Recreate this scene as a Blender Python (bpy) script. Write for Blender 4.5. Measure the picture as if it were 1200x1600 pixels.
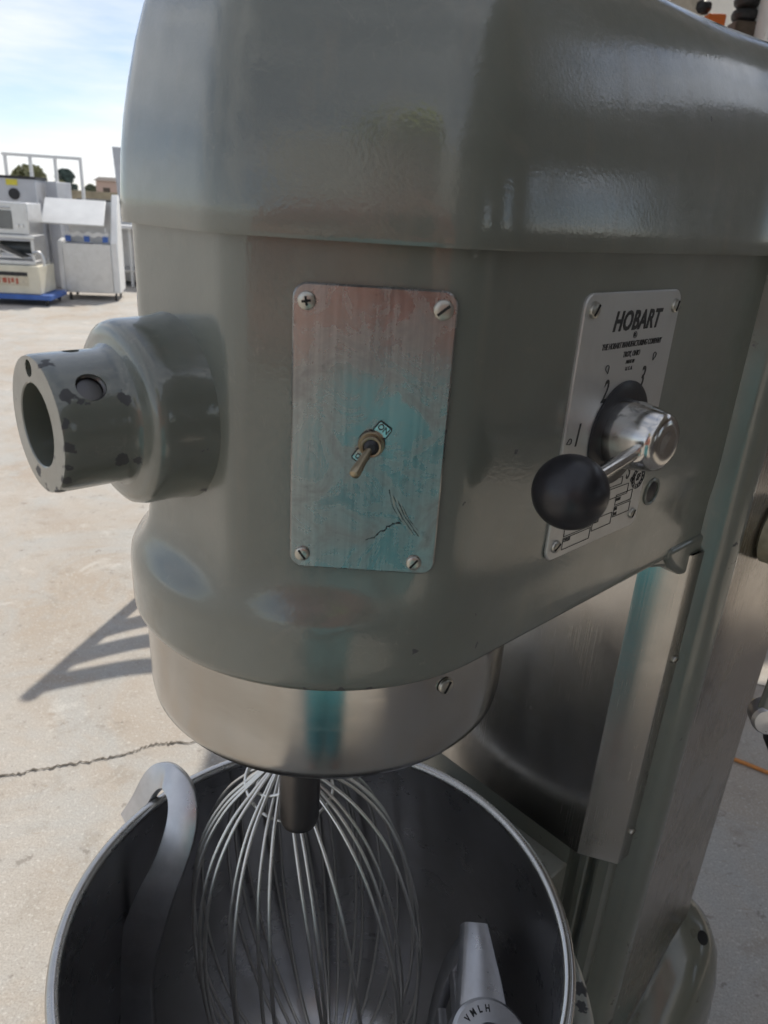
import bpy, bmesh, math, random
from mathutils import Vector, Matrix, Quaternion
random.seed(7)
R = math.radians
S = bpy.context.scene
COL = S.collection
for o in list(bpy.data.objects):
    bpy.data.objects.remove(o)

# ------------------------------------------------------------------ camera
EYE = 1.35                                   # lens height above the floor
PITCH, ROLL = 0.3908, 0.0638
fwd = Vector((0, math.cos(PITCH), -math.sin(PITCH)))
rgt = Vector((1, 0, 0)); upv = rgt.cross(fwd)
cr = math.cos(ROLL) * rgt + math.sin(ROLL) * upv
cu = -math.sin(ROLL) * rgt + math.cos(ROLL) * upv
cam = bpy.data.cameras.new('camera'); camo = bpy.data.objects.new('camera', cam); COL.objects.link(camo)
mw = Matrix((cr, cu, -fwd)).transposed().to_4x4(); mw.translation = (0, 0, EYE)
camo.matrix_world = mw
cam.sensor_fit = 'VERTICAL'; cam.sensor_height = 36.0; cam.lens = 1138.7 / 1600 * 36.0
cam.clip_start = 0.01; cam.clip_end = 3000
cam.dof.use_dof = True; cam.dof.focus_distance = 0.58; cam.dof.aperture_fstop = 13.0
S.camera = camo

# ------------------------------------------------------------------ light
SUN_EL, SUN_AZ = R(52), R(12)                # azimuth from +Y towards +X
w = bpy.data.worlds.new('World'); S.world = w; w.use_nodes = True
wn, wl = w.node_tree.nodes, w.node_tree.links
wn.clear()
sky = wn.new('ShaderNodeTexSky'); sky.sky_type = 'NISHITA'; sky.sun_disc = False
sky.sun_elevation = SUN_EL; sky.sun_rotation = SUN_AZ
sky.air_density = .8; sky.dust_density = .2; sky.ozone_density = 1.3
bg = wn.new('ShaderNodeBackground'); wo = wn.new('ShaderNodeOutputWorld')
tc = wn.new('ShaderNodeTexCoord'); mp = wn.new('ShaderNodeMapping'); mp.inputs['Scale'].default_value = (1.6, 1.6, 9.0)
cn = wn.new('ShaderNodeTexNoise'); cn.inputs['Scale'].default_value = 1.7; cn.inputs['Detail'].default_value = 6; cn.inputs['Roughness'].default_value = .55
crp = wn.new('ShaderNodeValToRGB'); crp.color_ramp.elements[0].position = .38; crp.color_ramp.elements[1].position = .66
crp.color_ramp.elements[0].color = (.12, .12, .12, 1); crp.color_ramp.elements[1].color = (.85, .85, .85, 1)
cmx = wn.new('ShaderNodeMix'); cmx.data_type = 'RGBA'; cmx.inputs[7].default_value = (8.3, 8.4, 8.6, 1)
wl.new(tc.outputs['Generated'], mp.inputs[0]); wl.new(mp.outputs[0], cn.inputs['Vector']); wl.new(cn.outputs[0], crp.inputs[0])
wl.new(crp.outputs[0], cmx.inputs[0]); wl.new(sky.outputs[0], cmx.inputs[6]); wl.new(cmx.outputs[2], bg.inputs[0])
bg.inputs[1].default_value = 0.105
wl.new(bg.outputs[0], wo.inputs[0])
sl = bpy.data.lights.new('sun', 'SUN'); sl.energy = 3.2; sl.angle = R(.53); sl.color = (1.0, .94, .84)
so = bpy.data.objects.new('sun', sl); COL.objects.link(so)
SUN = Vector((math.sin(SUN_AZ) * math.cos(SUN_EL), math.cos(SUN_AZ) * math.cos(SUN_EL), math.sin(SUN_EL)))
so.rotation_euler = SUN.to_track_quat('Z', 'Y').to_euler(); so.location = (2, 8, 12)
V = S.view_settings
V.view_transform = 'Standard'; V.look = 'None'; V.gamma = 1.0; V.use_curve_mapping = False
V.exposure = 0.32
S.cycles.use_denoising = True
S.cycles.max_bounces = 6; S.cycles.diffuse_bounces = 3; S.cycles.glossy_bounces = 4; S.cycles.use_adaptive_sampling = True; S.cycles.adaptive_threshold = .03; S.cycles.caustics_reflective = False

# ------------------------------------------------------------------ materials
class NT:
    def __init__(s, name):
        s.m = bpy.data.materials.new(name); s.m.use_nodes = True
        s.t = s.m.node_tree; s.b = s.t.nodes['Principled BSDF']
    def n(s, typ, **kw):
        d = s.t.nodes.new(typ)
        for k, v in kw.items():
            if k.startswith('_'): setattr(d, k[1:], v)
            else: d.inputs[k.replace('__', ' ')].default_value = v
        return d
    def l(s, a, b): s.t.links.new(a, b)
    def coord(s, scale=(1, 1, 1), kind='Object'):
        c = s.n('ShaderNodeTexCoord'); m = s.n('ShaderNodeMapping'); m.inputs['Scale'].default_value = scale
        s.l(c.outputs[kind], m.inputs[0]); return m.outputs[0]
    def noise(s, vec, scale, detail=4, rough=.5, dist=0):
        x = s.n('ShaderNodeTexNoise', Scale=scale, Detail=min(detail, 4), Roughness=rough, Distortion=dist)
        s.l(vec, x.inputs['Vector']); return x.outputs[0]
    def ramp(s, fac, stops):
        r = s.n('ShaderNodeValToRGB'); e = r.color_ramp.elements
        while len(e) < len(stops): e.new(.5)
        for el, (p, c) in zip(e, stops):
            el.position = p; el.color = (c, c, c, 1) if isinstance(c, (int, float)) else (*c, 1)
        s.l(fac, r.inputs[0]); return r.outputs[0]
    def mix(s, fac, a, b, mode='MIX'):
        x = s.n('ShaderNodeMix', _data_type='RGBA', _blend_type=mode)
        for sock, v in ((0, fac), (6, a), (7, b)):
            if isinstance(v, (int, float)): x.inputs[sock].default_value = v if sock == 0 else (v, v, v, 1)
            elif isinstance(v, tuple): x.inputs[sock].default_value = (*v, 1)
            else: s.l(v, x.inputs[sock])
        return x.outputs[2]
    def math(s, op, a, b=0.0, clamp=False):
        x = s.n('ShaderNodeMath', _operation=op, _use_clamp=clamp)
        for i, v in enumerate((a, b)):
            if isinstance(v, (int, float)): x.inputs[i].default_value = v
            else: s.l(v, x.inputs[i])
        return x.outputs[0]
    def set(s, **kw):
        for k, v in kw.items():
            k = k.replace('_', ' ')
            if isinstance(v, (int, float, tuple)): s.b.inputs[k].default_value = (*v, 1) if isinstance(v, tuple) and len(v) == 3 else v
            else: s.l(v, s.b.inputs[k])
    def bump(s, h, strength=.1, dist=.001, prev=None):
        b = s.n('ShaderNodeBump', Strength=strength, Distance=dist); s.l(h, b.inputs['Height'])
        if prev is not None: s.l(prev, b.inputs['Normal'])
        s.l(b.outputs[0], s.b.inputs['Normal']); return b.outputs[0]

def simple(name, col, rough=.5, metal=0.0, var=.12, vs=30, bump=0.0):
    t = NT(name); v = t.coord()
    nz = t.noise(v, vs, 5, .6)
    dark = tuple(c * (1 - var * 1.6) for c in col); lite = tuple(min(1, c * (1 + var)) for c in col)
    t.set(Base_Color=t.ramp(nz, [(.3, dark), (.7, lite)]), Metallic=metal)
    t.set(Roughness=t.ramp(t.noise(v, vs * 1.7, 3), [(.3, max(.02, rough - .08)), (.7, min(1, rough + .08))]))
    if bump: t.bump(t.noise(v, vs * 8, 3), bump, .002)
    return t.m

def paint(name, col=(.140, .150, .124), chips=(), rough=.34, under=(.075, .075, .075)):
    t = NT(name); v = t.coord()
    big = t.noise(v, 9, 6, .6); mid = t.noise(v, 45, 6, .65, .4)
    c = t.mix(t.ramp(big, [(.35, 0.0), (.7, 1.0)]), tuple(x * .93 for x in col), tuple(x * 1.07 for x in col))
    # rubbed, slightly dirty drips and smudges
    drip = t.noise(t.coord((60, 60, 5)), 1.0, 5, .6)
    c = t.mix(t.ramp(drip, [(.56, 0.0), (.76, .40)]), c, (.19, .17, .125))
    c = t.mix(t.ramp(t.noise(v, 26, 6, .7, 1.2), [(.62, 0.0), (.76, .28)]), c, (.21, .19, .15))
    for sc3, of in (((34, 22, 5), .5), ((9, 40, 30), .47)):
        ln = t.math('LESS_THAN', t.math('ABSOLUTE', t.math('SUBTRACT', t.noise(t.coord(sc3), 1.6, 3, .6, .2), of)), .0032)
        c = t.mix(t.math('MULTIPLY', ln, t.ramp(t.noise(v, 17, 3), [(.58, 0.0), (.64, .25)])), c, (.27, .25, .21))
    c = t.mix(t.ramp(mid, [(.62, 0.0), (.80, .35)]), c, tuple(x * .66 for x in col))
    rr = t.ramp(t.noise(v, 30, 6, .65), [(.3, rough - .06), (.72, rough + .16)])
    # tiny scattered pinholes and chips
    vo = t.n('ShaderNodeTexVoronoi', Scale=34.0); t.l(v, vo.inputs['Vector'])
    sp = t.n('ShaderNodeTexWhiteNoise'); t.l(vo.outputs['Color'], sp.inputs['Vector'])
    wob = t.noise(v, 400, 3, .6)
    dd = t.math('ADD', vo.outputs['Distance'], t.math('MULTIPLY', t.math('SUBTRACT', wob, .5), .10))
    lim = t.math('MULTIPLY', t.math('SUBTRACT', sp.outputs[0], .86), .55)
    fac = t.math('LESS_THAN', dd, lim)
    if chips:
        d3 = t.n('ShaderNodeTexNoise', Scale=230.0, Detail=3.0); t.l(v, d3.inputs['Vector'])
        off = t.n('ShaderNodeVectorMath', _operation='MULTIPLY_ADD'); t.l(d3.outputs['Color'], off.inputs[0])
        off.inputs[1].default_value = (.010,) * 3; t.l(v, off.inputs[2])
        of2 = t.n('ShaderNodeVectorMath', _operation='SUBTRACT'); t.l(off.outputs[0], of2.inputs[0]); of2.inputs[1].default_value = (.005,) * 3
        for (x, y, z, r) in chips:
            r *= .68
            ds = t.n('ShaderNodeVectorMath', _operation='DISTANCE'); t.l(of2.outputs[0], ds.inputs[0]); ds.inputs[1].default_value = (x, y, z)
            fac = t.math('MAXIMUM', fac, t.math('LESS_THAN', ds.outputs['Value'], r))
    t.set(Base_Color=t.mix(fac, c, under), Roughness=t.mix(fac, rr, .6), Specular_IOR_Level=.5, Coat_Weight=t.mix(fac, .9, 0.0), Coat_IOR=1.65)
    t.set(Coat_Roughness=t.math('ADD', t.ramp(t.noise(v, 22, 4, .65, .6), [(.35, .05), (.72, .17)]), t.ramp(drip, [(.5, 0.0), (.8, .14)])))
    cb = t.n('ShaderNodeBump', Strength=.16, Distance=.0006); t.l(t.noise(v, 420, 2, .5), cb.inputs['Height'])
    cb2 = t.n('ShaderNodeBump', Strength=.10, Distance=.004); t.l(t.noise(v, 12, 3, .5), cb2.inputs['Height']); t.l(cb.outputs[0], cb2.inputs['Normal']); t.l(cb2.outputs[0], t.b.inputs['Coat Normal'])
    n1 = t.bump(t.noise(v, 620, 2, .5), .10, .0006)
    n2 = t.bump(t.noise(v, 14, 3, .5), .10, .004, n1)
    t.bump(t.math('SUBTRACT', 1.0, fac), .5, .0004, n2)
    return t.m

def steel(name, col=(.56, .545, .515), rough=.27, stretch=(4, 4, 300), smear=.25, bump=.04, spread=.12, wear=(.30, .27, .22), aniso=0.0, metal=1.0, grain=.10):
    t = NT(name); v = t.coord(); sv = t.coord(stretch)
    br = t.noise(sv, 1.0, 6, .7); sm = t.noise(v, 11, 6, .62, .5)
    c = t.mix(t.ramp(sm, [(.45, 0.0), (.75, smear)]), col, wear)
    c = t.mix(t.ramp(br, [(.3, grain), (.7, 0.0)]), c, tuple(x * .6 for x in col))
    r = t.math('ADD', t.ramp(br, [(.3, rough - spread * .4), (.7, rough + spread * .4)]), t.ramp(sm, [(.35, 0.0), (.8, spread)]))
    t.set(Base_Color=c, Metallic=metal, Roughness=r)
    if aniso:
        tg = t.n('ShaderNodeTangent', _direction_type='RADIAL', _axis='Z'); t.l(tg.outputs[0], t.b.inputs['Tangent']); t.set(Anisotropic=aniso, Anisotropic_Rotation=.25)
    t.bump(br, bump, .0006)
    return t.m

M = {}
M['alu_plate'] = steel('brushed_plate', (.58, .58, .565), .38, (500, 500, 8), .38, .03, metal=.7)
M['steel_v'] = steel('steel_vertical_brush', (.55, .535, .505), .30, (300, 300, 5), .30, .03)
M['steel_h'] = steel('steel_horizontal_brush', (.48, .468, .445), .15, (5, 5, 160), .40, .006, .12, aniso=.5, grain=.05)
M['bowl'] = steel('bowl_steel', (.47, .465, .47), .27, (14, 14, 30), .30, .002, .05, aniso=.4, grain=.03)
M['wire'] = steel('wire_steel', (.80, .78, .73), .36, (40, 40, 40), .25, .02)
M['cast_alu'] = steel('cast_aluminium', (.66, .66, .675), .30, (60, 60, 60), .5, .06, .12, (.34, .33, .31), metal=.8, grain=.3)
M['darkmetal'] = steel('oiled_steel', (.13, .125, .125), .32, (60, 60, 60), .2, .05)
M['chrome'] = steel('worn_chrome', (.62, .60, .57), .16, (80, 80, 80), .35, .05)
M['screw'] = steel('screw_steel', (.50, .48, .43), .30, (300, 300, 300), .5, .05)
M['brass'] = steel('tarnished_brass', (.36, .30, .20), .32, (200, 200, 200), .4, .05)
M['black'] = simple('black_bakelite', (.018, .017, .020), .38, 0, .3, 40, .05)
M['ink'] = simple('black_ink', (.02, .02, .02), .5)
M['slot'] = simple('shade_and_gouge_black', (.012, .012, .012), .8)  # near-black stands in for shade in slots and holes, also colours gouges
M['ring_cream'] = simple('cream_paint', (.42, .37, .26), .4, 0, .2, 60)

# ------------------------------------------------------------------ geometry helpers
class MB:
    def __init__(s): s.v = []; s.f = []; s.mi = []
    def add(s, vs, fs, mi=0):
        b = len(s.v); s.v += [tuple(x) for x in vs]; s.f += [tuple(b + i for i in q) for q in fs]; s.mi += [mi] * len(fs); return s
    def box(s, c, d, mi=0, rot=None):
        q = [Vector((sx * d[0] / 2, sy * d[1] / 2, sz * d[2] / 2)) for sx in (-1, 1) for sy in (-1, 1) for sz in (-1, 1)]
        if rot is not None: q = [rot @ x for x in q]
        q = [x + Vector(c) for x in q]
        return s.add(q, [(0, 1, 3, 2), (4, 6, 7, 5), (0, 4, 5, 1), (2, 3, 7, 6), (0, 2, 6, 4), (1, 5, 7, 3)], mi)
    def bounds(s, x0, x1, y0, y1, z0, z1, mi=0): return s.box(((x0 + x1) / 2, (y0 + y1) / 2, (z0 + z1) / 2), (x1 - x0, y1 - y0, z1 - z0), mi)
    def loft(s, rings, cap0=False, cap1=False, mi=0, closed=True):
        n = len(rings[0]); vs = [p for r in rings for p in r]; fs = []
        for k in range(len(rings) - 1):
            for i in range(n if closed else n - 1):
                j = (i + 1) % n; fs.append((k * n + i, k * n + j, (k + 1) * n + j, (k + 1) * n + i))
        if cap0: fs.append(tuple(range(n))[::-1])
        if cap1: fs.append(tuple((len(rings) - 1) * n + i for i in range(n)))
        return s.add(vs, fs, mi)
    def lathe(s, prof, seg=48, o=(0, 0, 0), ax=(0, 0, 1), cap0=False, cap1=False, mi=0):
        a = Vector(ax).normalized(); e1 = a.orthogonal().normalized(); e2 = a.cross(e1); o = Vector(o); rings = []
        for (r, h) in prof:
            rings.append([o + a * h + (e1 * math.cos(t) + e2 * math.sin(t)) * r for t in [2 * math.pi * i / seg for i in range(seg)]])
        return s.loft(rings, cap0, cap1, mi)
    def tube(s, path, rad, seg=8, mi=0, caps=True, closed=False):
        P = [Vector(p) for p in path]; n = len(P); rr = rad if isinstance(rad, (list, tuple)) else [rad] * n
        rings = []; up = None
        for i in range(n):
            t = (P[min(i + 1, n - 1)] - P[max(i - 1, 0)]) if not closed else (P[(i + 1) % n] - P[i - 1])
            t.normalize()
            up = t.orthogonal().normalized() if up is None else (up - t * up.dot(t)).normalized()
            b = t.cross(up)
            rings.append([P[i] + (up * math.cos(a) + b * math.sin(a)) * rr[i] for a in [2 * math.pi * k / seg for k in range(seg)]])
        if closed: rings.append(rings[0])
        return s.loft(rings, caps and not closed, caps and not closed, mi)
    def sweep(s, path, width, thick, face, mi=0, rnd=.3):
        """rectangular bar with rounded edges; face(i) = vector the wide side looks along"""
        P = [Vector(p) for p in path]; n = len(P); rings = []
        for i in range(n):
            t = (P[min(i + 1, n - 1)] - P[max(i - 1, 0)]).normalized()
            fv = Vector(face(i)); sd = t.cross(fv).normalized(); nv = sd.cross(t).normalized()
            wv = width[i] / 2; h = thick[i] / 2; c = h * rnd * 2
            pts = [(-wv + c, -h), (wv - c, -h), (wv - c * .3, -h + c * .3), (wv, -h + c), (wv, h - c), (wv - c * .3, h - c * .3), (wv - c, h), (-wv + c, h), (-wv + c * .3, h - c * .3), (-wv, h - c), (-wv, -h + c), (-wv + c * .3, -h + c * .3)]
            rings.append([P[i] + sd * a + nv * b for a, b in pts])
        return s.loft(rings, True, True, mi)
    def prism(s, poly, z0, z1, mi=0):
        return s.loft([[(x, y, z0) for x, y in poly], [(x, y, z1) for x, y in poly]], True, True, mi)
    def xf(s, mat, a=0):
        s.v[a:] = [tuple(mat @ Vector(p)) for p in s.v[a:]]; return s

def obj(name, mb, mats, parent=None, smooth=True, ang=35, bevel=0, segs=2):
    me = bpy.data.meshes.new(name); me.from_pydata(mb.v, [], mb.f)
    mats = mats if isinstance(mats, (list, tuple)) else [mats]
    for m in mats: me.materials.append(M[m] if isinstance(m, str) else m)
    for p, mi in zip(me.polygons, mb.mi): p.material_index = mi; p.use_smooth = smooth
    bm = bmesh.new(); bm.from_mesh(me); bmesh.ops.remove_doubles(bm, verts=bm.verts, dist=1e-6); bmesh.ops.recalc_face_normals(bm, faces=bm.faces); bm.to_mesh(me); bm.free()
    if smooth: me.set_sharp_from_angle(angle=R(ang))
    o = bpy.data.objects.new(name, me); COL.objects.link(o); o.parent = parent
    if bevel:
        b = o.modifiers.new('bevel', 'BEVEL'); b.width = bevel; b.segments = segs; b.limit_method = 'ANGLE'; b.angle_limit = R(40); b.harden_normals = False
    return o
def tag(o, label, cat, group=None, kind=None):
    if label: o['label'] = label
    if cat: o['category'] = cat
    if group: o['group'] = group
    if kind: o['kind'] = kind
    return o
def empty(name, loc=(0, 0, 0), rz=0, label=None, cat=None, group=None):
    o = bpy.data.objects.new(name, None); COL.objects.link(o); o.location = loc; o.rotation_euler = (0, 0, rz); o.empty_display_size = .1
    return tag(o, label, cat, group)
def text_mb(body, size, mat4, shear=0.0, sx=1.0, bold=0.0, ext=.0002, align='CENTER', mb=None, space=1.0):
    cu_ = bpy.data.curves.new('txt', 'FONT'); cu_.body = body; cu_.size = size; cu_.shear = shear; cu_.extrude = ext; cu_.offset = bold
    cu_.align_x = align; cu_.align_y = 'CENTER'; cu_.resolution_u = 3; cu_.space_character = space
    to = bpy.data.objects.new('txt', cu_); COL.objects.link(to)
    dg = bpy.context.evaluated_depsgraph_get(); me = bpy.data.meshes.new_from_object(to.evaluated_get(dg))
    mb = mb or MB(); sc = Matrix.Diagonal((sx, 1, 1, 1))
    mb.add([mat4 @ (sc @ v.co) for v in me.vertices], [tuple(p.vertices) for p in me.polygons])
    bpy.data.objects.remove(to); bpy.data.curves.remove(cu_); bpy.data.meshes.remove(me)
    return mb
def ss(a, b, x):
    t = max(0, min(1, (x - a) / (b - a))); return t * t * (3 - 2 * t)
def frame(o, xa, ya):
    x = Vector(xa).normalized(); y = (Vector(ya) - x * Vector(ya).dot(x)).normalized(); z = x.cross(y)
    m = Matrix((x, y, z)).transposed().to_4x4(); m.translation = Vector(o); return m
def rounded(pts, rad, n=8):
    out = []
    for i, p in enumerate(pts):
        r = rad[i]
        if r <= 0 or i in (0, len(pts) - 1): out.append(Vector(p)); continue
        p = Vector(p); a = (Vector(pts[i - 1]) - p); b = (Vector(pts[i + 1]) - p); la, lb = a.length, b.length; a.normalize(); b.normalize()
        th = a.angle(b); d = min(r / math.tan(th / 2), la * .98, lb * .98); p0 = p + a * d; p2 = p + b * d
        for k in range(n + 1):
            t = k / n; out.append(p0 * (1 - t) ** 2 + p * 2 * t * (1 - t) + p2 * t * t)
    return out
def resample(pts, n):
    L = [0]
    for a, b in zip(pts, pts[1:]): L.append(L[-1] + (b - a).length)
    out = []; k = 0
    for i in range(n):
        s = L[-1] * i / (n - 1)
        while k < len(L) - 2 and L[k + 1] < s: k += 1
        t = (s - L[k]) / max(1e-9, L[k + 1] - L[k]); out.append(pts[k].lerp(pts[k + 1], t))
    return out
def round_rect(w, h, r, n=5):
    out = []
    for cx, cy, a0 in ((w / 2 - r, h / 2 - r, 0), (-w / 2 + r, h / 2 - r, 90), (-w / 2 + r, -h / 2 + r, 180), (w / 2 - r, -h / 2 + r, 270)):
        for k in range(n + 1):
            a = R(a0 + 90 * k / n); out.append((cx + r * math.cos(a), cy + r * math.sin(a)))
    return out
def plate_mb(w, h, r, th, bev=.0008):
    mb = MB(); o = round_rect(w, h, r); i = round_rect(w - 2 * bev, h - 2 * bev, r - bev)
    return mb.loft([[(x, y, 0) for x, y in o], [(x, y, th - bev) for x, y in o], [(x, y, th) for x, y in i]], True, True)
def catmull(P, n=8):
    P = [Vector(p) for p in P]; out = []
    for i in range(len(P) - 1):
        p0, p1, p2, p3 = P[max(i - 1, 0)], P[i], P[i + 1], P[min(i + 2, len(P) - 1)]
        for k in range(n):
            t = k / n; out.append(.5 * ((2 * p1) + (p2 - p0) * t + (2 * p0 - 5 * p1 + 4 * p2 - p3) * t * t + (3 * p1 - p0 - 3 * p2 + p3) * t ** 3))
    out.append(P[-1]); return out

# ------------------------------------------------------------------ setting: ground
def concrete():
    t = NT('stained_concrete'); v = t.coord()  # own colour of the whole slab: stains, patches and specks
    a = t.noise(v, .35, 6, .6, .3); b = t.noise(v, 1.5, 9, .68, .6); c_ = t.noise(v, 7, 8, .7); d = t.noise(v, 60, 5, .7)
    c = t.mix(t.ramp(a, [(.35, 0.0), (.65, 1.0)]), (.43, .395, .35), (.535, .495, .445))
    c = t.mix(t.ramp(t.noise(v, .9, 5, .65, .8), [(.50, 0.0), (.68, .6)]), c, (.34, .265, .20))
    c = t.mix(t.ramp(b, [(.42, 0.0), (.64, .75)]), c, (.42, .345, .27))
    c = t.mix(t.ramp(t.noise(v, 2.3, 8, .7, 1.2), [(.46, 0.0), (.62, .85)]), c, (.44, .43, .405))
    c = t.mix(t.ramp(t.noise(v, 9.0, 5, .75, .3), [(.56, 0.0), (.70, .5)]), c, (.30, .265, .22))
    c = t.mix(t.ramp(t.noise(v, 5.1, 10, .74, .5), [(.60, 0.0), (.70, .55)]), c, (.64, .62, .57))
    c = t.mix(t.ramp(t.noise(v, 240, 3, .7), [(.42, 0.0), (.66, .55)]), c, (.25, .225, .195))
    c = t.mix(t.ramp(t.noise(v, 110, 3, .7), [(.58, 0.0), (.66, .55)]), c, (.64, .62, .57))
    c = t.mix(t.ramp(c_, [(.60, 0.0), (.78, .55)]), c, (.24, .195, .15))
    c = t.mix(t.ramp(d, [(.62, 0.0), (.80, .35)]), c, (.20, .17, .14))
    c = t.mix(t.ramp(t.noise(v, 17, 6, .75), [(.62, 0.0), (.68, .6)]), c, (.19, .165, .14))
    c = t.mix(t.ramp(t.noise(t.coord((1, 3.2, 1)), 5.5, 5, .7, 1.5), [(.63, 0.0), (.70, .5)]), c, (.30, .24, .18))
    t.set(Base_Color=c, Roughness=t.ramp(b, [(.3, .62), (.7, .9)]), Specular_IOR_Level=.35)
    n1 = t.bump(t.noise(v, 180, 4, .75), .45, .0025); t.bump(c_, .3, .006, n1)
    return t.m
M['concrete'] = concrete()
M['crack'] = simple('crack_dirt', (.10, .085, .065), .9)
g = obj('ground', MB().add([(-900, -200, 0), (900, -200, 0), (900, 1800, 0), (-900, 1800, 0)], [(0, 1, 2, 3)]), 'concrete'); g['kind'] = 'structure'
def crack(pts, wd):
    P = catmull([(x, y, 0) for x, y in pts], 14); rnd = random.Random(3); L, Rr = [], []
    for i, p in enumerate(P):
        q = P[min(i + 1, len(P) - 1)] - P[max(i - 1, 0)]; nx = Vector((-q.y, q.x, 0)).normalized()
        j = rnd.uniform(-.006, .006); ww = wd * rnd.uniform(.4, 1.4)
        L.append((p.x + nx.x * (j + ww), p.y + nx.y * (j + ww), .003)); Rr.append((p.x + nx.x * (j - ww), p.y + nx.y * (j - ww), .003))
    n = len(P); return MB().add(L + Rr, [(i, i + 1, n + i + 1, n + i) for i in range(n - 1)])
obj('crack', crack([(-1.5, 1.22), (-1.15, 1.34), (-.907, 1.395), (-.827, 1.429), (-.728, 1.463), (-.628, 1.506), (-.573, 1.544), (-.492, 1.561), (-.3, 1.60), (0, 1.7)], .0028), 'crack', g)
obj('crack', crack([(.6, 2.35), (.95, 2.2), (1.25, 2.0), (1.7, 1.9)], .002), 'crack', g)

# ------------------------------------------------------------------ mixer
YAW = 0.8012
AX, AY = -0.0383, 0.5179
ZC = EYE
mixer = empty('stand_mixer', (AX, AY, 0), math.pi / 2 - YAW, 'grey enamelled floor-standing bakery mixer with steel ring, front hub and gear lever', 'mixer')
Z = lambda z: z + ZC

CH = [(-.204, -.012, Z(-.083), .005), (-.200, .03, Z(-.14), .006), (-.202, -.030, Z(-.095), .005), (-.206, -.036, Z(-.108), .004), (-.205, -.037, Z(-.12), .0045), (-.206, -.035, Z(-.132), .004), (-.207, -.030, Z(-.14), .005), (-.206, -.018, Z(-.15), .005),
      (-.178, -.036, Z(-.132), .0062), (-.170, -.0365, Z(-.134), .0045), (-.1740, -.0325, Z(-.0985), .0058), (-.197, -.031, Z(-.098), .0035), (-.14, -.053, Z(-.128), .0022), (-.193, -.033, Z(-.099), .002),
      (-.210, .008, Z(-.145), .0065), (-.210, -.004, Z(-.151), .004), (-.210, -.020, Z(-.128), .003), (-.210, .030, Z(-.108), .0035)]
paint_head = paint('grey_enamel', chips=[(-.075, -.130, Z(-.2735), .0050), (-.105, -.107, Z(-.2735), .0042), (-.03, -.147, Z(-.274), .003), (-.09, -.12, Z(-.2715), .003), (.0, -.150, Z(-.2585), .0022), (-.05, -.141, Z(-.249), .0032), (-.006, -.150, Z(-.235), .002), (-.03, -.152, Z(-.152), .0016), (.012, -.152, Z(-.128), .002)])
paint_hub = paint('grey_enamel_hub', chips=CH)
paint_cover = paint('grey_enamel_cover', chips=[(-.104, .082, Z(.098), .0052), (-.107, .088, Z(.082), .003), (-.098, -.065, Z(.08), .0018), (-.03, -.147, Z(.035), .002)])
paint_col = paint('grey_enamel_column', chips=[(.30, -.135, Z(-.865), .012), (.318, -.152, Z(-.885), .010), (.352, -.178, Z(-.96), .010), (.30, -.13, Z(-1.03), .007), (.352, -.178, Z(-.83), .004), (.345, -.176, Z(-.27), .005)], rough=.32)

# plan outlines of the casting: octagonal nose above, round flange below
NN, NS = 44, 16
XB = .375
def half(pts_nose, yb):
    side = [Vector((.02 + (XB - .02) * (i + 1) / NS, yb)) for i in range(NS)]
    return resample(pts_nose, NN) + side
UP = half(rounded([(-.130, 0), (-.130, -.0648), (-.040, -.152), (.02, -.152)], [0, .017, .050, 0], 12), -.152)
LO = half([Vector((-.15 * math.cos(a), -.15 * math.sin(a))) for a in [math.pi / 2 * i / 40 for i in range(41)]] + [Vector((.02, -.15))], -.15)
def full(hh, far=None): return [Vector((p.x, p.y)) for p in hh] + [Vector((p.x, -p.y)) for p in reversed((far or hh)[1:])]
UPF = half(rounded([(-.130, 0), (-.1295, -.044), (-.032, -.143), (.02, -.148)], [0, .030, .055, 0], 12), -.148)
def inset(loop, d):
    n = len(loop); out = []
    for i in range(n):
        t = loop[(i + 1) % n] - loop[i - 1]; nv = Vector((-t.y, t.x)).normalized()
        out.append(loop[i] + nv * d)
    return out
rings = []
prof = [(-.008, 0, 0), (-.05, 0, 0), (-.10, 0, 0), (-.15, 0, 0), (-.182, .01, 0), (-.194, .05, 0), (-.204, .15, 0), (-.212, .33, 0), (-.219, .57, 0), (-.226, .82, 0), (-.232, .95, 0), (-.239, 1, 0), (-.255, 1, 0), (-.266, 1, 0), (-.2705, 1, .0006), (-.2735, 1, .0022), (-.2750, 1, .005)]
for z, s_, ins in prof:
    lp = full([u.lerp(l, s_) for u, l in zip(UP, LO)], [u.lerp(l, s_) for u, l in zip(UPF, LO)])
    if ins: lp = inset(lp, ins if True else 0)
    rings.append([(p.x, p.y, Z(z)) for p in lp])
mb = MB().loft(rings, True, True)
head = obj('gear_housing', mb, paint_head, mixer, ang=50)

obj('neck_lug', MB().loft([[(x, y, Z(z)) for x, z in ((.262, -.2740), (.276, -.2860), (.298, -.2990), (.325, -.3080), (.352, -.3110), (.376, -.3090), (.376, -.262), (.262, -.262))] for y in (-.1528, .1528)], True, True), paint_head, head, ang=50, bevel=.010, segs=5)
obj('neck_web', MB().loft([[(x, y, Z(z)) for x, z in ((.226, -.270), (.240, -.2765), (.262, -.282), (.30, -.295), (.335, -.3085), (.350, -.3125), (.374, -.313), (.374, -.262), (.226, -.262))] for y in (-.1475, .1475)], True, True), paint_head, head, ang=50, bevel=.004, segs=3)
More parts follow.
